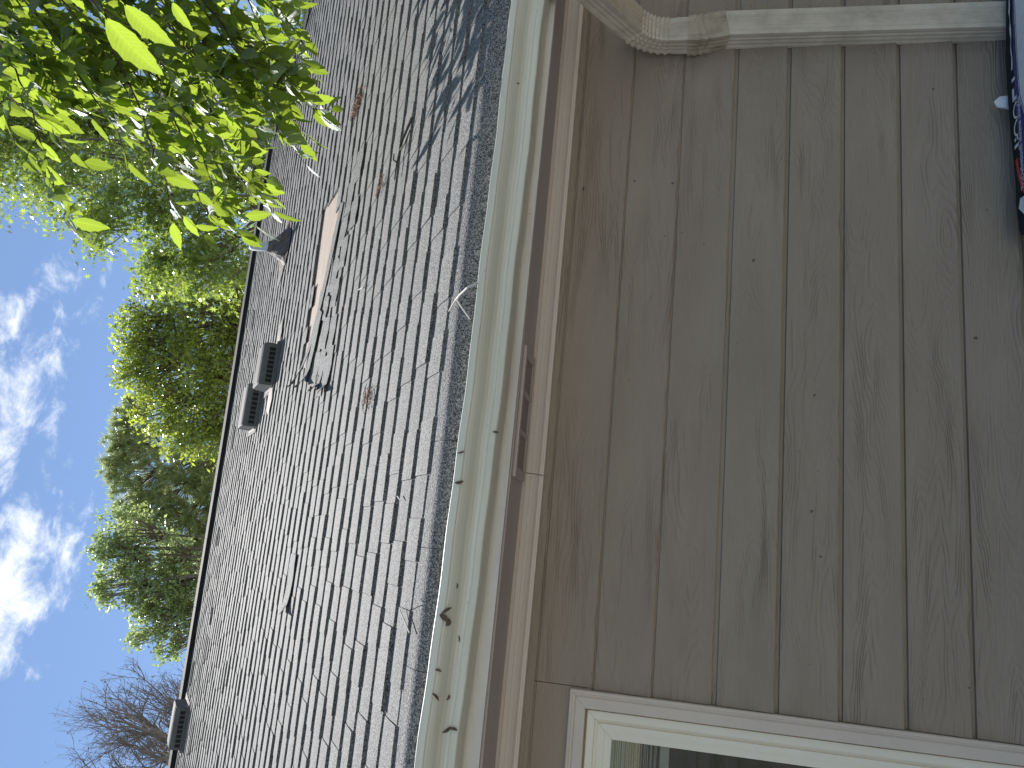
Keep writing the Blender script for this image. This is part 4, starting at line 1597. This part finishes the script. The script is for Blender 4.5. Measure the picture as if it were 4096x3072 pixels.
# further sprays above and to the right of the frame that shade the roof's right end
for i in range(12):
    y = rx.uniform(-900, -250)
    x = rx.uniform(-200, 1250)
    pts = [(x - 250, y - 260), (x - 90, y - 60), (x, y + 60), (x + 80, y + 200), (x + 140, y + 300)]
    d0_ = rx.uniform(3.6, 4.7)
    twigs.append((pts, d0_, d0_ - .15, .12))
leaf_list = []                            # (pixel size, matrix, variant)
twig_runs = []
for ti, (pts, da, db, L) in enumerate(twigs):
    n = len(pts)
    if ti < 26:
        pts = [(x - 30, y - 45) for x, y in pts]
    P = np.array([P3(x, y, da + (db - da) * i / (n - 1) + rx.normal(0, .03)) for i, (x, y) in enumerate(pts)])
    seg = np.r_[0, np.cumsum(np.linalg.norm(np.diff(P, axis=0), axis=1))]
    ns = max(8, int(seg[-1] / .03))
    u = np.linspace(0, seg[-1], ns)
    # smooth the polyline
    Q = np.stack([np.interp(u, seg, P[:, k]) for k in range(3)], 1)
    for _ in range(2):
        Q[1:-1] = (Q[:-2] + 2 * Q[1:-1] + Q[2:]) / 4
    Q += rx.normal(0, .0025, Q.shape)
    twig_runs.append((Q, list(np.linspace(.006, .0016, ns)), 5))
    side = 1
    s_ = 0.03 + rx.uniform(0, .03)
    def side_shoot(base, d, length):
        m_ = max(4, int(length / .03))
        pts_ = [base]
        dd = d / np.linalg.norm(d)
        for _ in range(m_):
            dd = dd + rx.normal(0, .06, 3) + np.array([0, 0, -.035])
            dd /= np.linalg.norm(dd)
            pts_.append(pts_[-1] + dd * length / m_)
        twig_runs.append((pts_, list(np.linspace(.0026, .0011, m_ + 1)), 4))
        return np.array(pts_)
    runs = [(Q, seg[-1])]
    nshoot = max(3, int(seg[-1] / .13))
    for k in range(nshoot):
        j = int(rx.integers(2, ns - 2))
        tdir = Q[j + 1] - Q[j - 1]
        tdir /= np.linalg.norm(tdir)
        lat = np.cross(tdir, np.array([0, 0, 1.0])); lat /= np.linalg.norm(lat) + 1e-9
        ln = rx.uniform(.12, .28)
        q = side_shoot(Q[j], tdir * .75 + lat * rx.choice([-1, 1]) * .7 + np.array([0, 0, -.15]), ln)
        runs.append((q, ln))
    for (q, ln) in runs:
        sg = np.r_[0, np.cumsum(np.linalg.norm(np.diff(q, axis=0), axis=1))]
        pos_ = rx.uniform(.02, .05)
        sd = rx.choice([-1, 1])
        while pos_ < sg[-1] + .02:
            ps_ = min(pos_, sg[-1])
            c = np.array([np.interp(ps_, sg, q[:, k]) for k in range(3)])
            a = np.array([np.interp(max(0, ps_ - .02), sg, q[:, k]) for k in range(3)])
            b = np.array([np.interp(min(sg[-1], ps_ + .02), sg, q[:, k]) for k in range(3)])
            td = b - a
            td = td / (np.linalg.norm(td) + 1e-9)
            lat = np.cross(td, np.array([0, 0, 1.0])); lat /= np.linalg.norm(lat) + 1e-9
            ax = td * .62 + lat * sd * .62 + np.array([0, 0, -.55]) + rx.normal(0, .24, 3)
            if pos_ >= sg[-1]:
                ax = td + np.array([0, 0, -.4]) + rx.normal(0, .1, 3)
            ax /= np.linalg.norm(ax)
            nz = np.array([0, -.15, 1.0]) + rx.normal(0, .42, 3)
            nz -= ax * (ax @ nz); nz /= np.linalg.norm(nz)
            yy = np.cross(nz, ax)
            size = L * rx.uniform(.65, 1.22)
            Mx = np.stack([ax, yy, nz], 1) * size
            leaf_list.append((c + ax * size * .06, Mx, int(rx.integers(len(LV))), size))
            pos_ += rx.uniform(.045, .075)
            sd = -sd
# two big leaves much nearer the lens
for (x0, y0, x1, y1, dist, sz) in ((425, 75, 660, 325, 1.25, .125), (500, 20, 705, 205, 1.35, .12), (690, 10, 770, 130, 1.6, .10)):
    a, b = P3(x0, y0, dist), P3(x1, y1, dist * 1.02)
    ax = (b - a); ax /= np.linalg.norm(ax)
    nz = np.array([.1, .75, .55]); nz -= ax * (ax @ nz); nz /= np.linalg.norm(nz)
    yy = np.cross(nz, ax)
    size = np.linalg.norm(b - a)
    leaf_list.append((a, np.stack([ax, yy * .8, nz], 1) * size, 2, 9.0))
    twig_runs.append(([P3(x0 - 500, -700, dist * 1.3), P3(x0 - 160, y0 - 200, dist * 1.05), a], [.004, .003, .0015], 5))

vis, hid = [], MB()
for (p_, r__, k__) in twig_runs:
    q_ = [proj(p) for p in p_]
    if any(-60 < a < 1600 and -60 < b < 1150 for a, b in q_) and len(vis) < 290:
        vis.append((p_, r__, k__))
    else:
        hid.tube(p_, r__, k__)
for (p_, r__, k__) in vis:
    m = MB()
    m.tube(p_, r__, k__)
    m.build('twig', M['twigbark'], near, None, True)
tag(hid.build('further_twigs', M['twigbark'], near, None, True), kind='stuff')


def leaf_px(L_):
    c, Mx, vi, size = L_
    mid = c + Mx[:, 0] * .5
    cc = R.T @ mid
    if cc[2] <= 0:
        return 0
    p = proj(mid)
    ok = -40 < p[0] < 4130 and -40 < p[1] < 3110
    view = mid / np.linalg.norm(mid)
    facing = abs(view @ (Mx[:, 2] / np.linalg.norm(Mx[:, 2])))
    return (np.linalg.norm(Mx[:, 0]) / cc[2]) ** 2 * (.25 + facing) * (1 if ok else .0001)


leaf_list.sort(key=lambda L_: -leaf_px(L_))
no = org[near.name]
for (c, Mx, vi, size) in leaf_list[:295]:
    o = bpy.data.objects.new('leaf', leaf_me[vi])
    col.objects.link(o)
    o.parent = near
    w0 = np.array([c[0], c[1], c[2] + H]) - no
    o.matrix_local = Matrix([[Mx[i, 0], Mx[i, 1], Mx[i, 2], w0[i]] for i in range(3)] + [[0, 0, 0, 1]])
V, Fc, U = [], [], []
for (c, Mx, vi, size) in leaf_list[295:]:
    v, f, uv = LV[vi]
    b = len(V)
    V += list(v @ Mx.T + c)
    Fc += [tuple(b + i for i in q) for q in f]
    U += list(uv)
o = add('further_leaves', V, Fc, M['leafstuff'], near, None, True)
a = o.data.attributes.new('uvl', 'FLOAT_VECTOR', 'POINT')
a.data.foreach_set('vector', np.array(U, np.float32).reshape(-1))
tag(o, kind='stuff')
# leaf mass added out of view to block sky light at the wall's right
rc = np.random.default_rng(123)
cc = np.array([6.6, -0.4, 3.2]) + rc.normal(0, 1, (90, 3)) * np.array([0.9, 0.9, 1.1])
pos = np.repeat(cc, 110, 0) + rc.normal(0, .2, (90 * 110, 3))
keep = np.array([p[1] < 0.3 or proj(p)[1] < -250 or proj(p)[0] < -400 for p in pos])
co = scatter_leaves('added_shade_leaves', pos[keep], .14, LEAFQ, [(0, 1, 2, 3)], M['maple'], near, rc, .5)
tag(co, kind='stuff')
print('leaves', len(leaf_list), 'pieces', len(pieces))
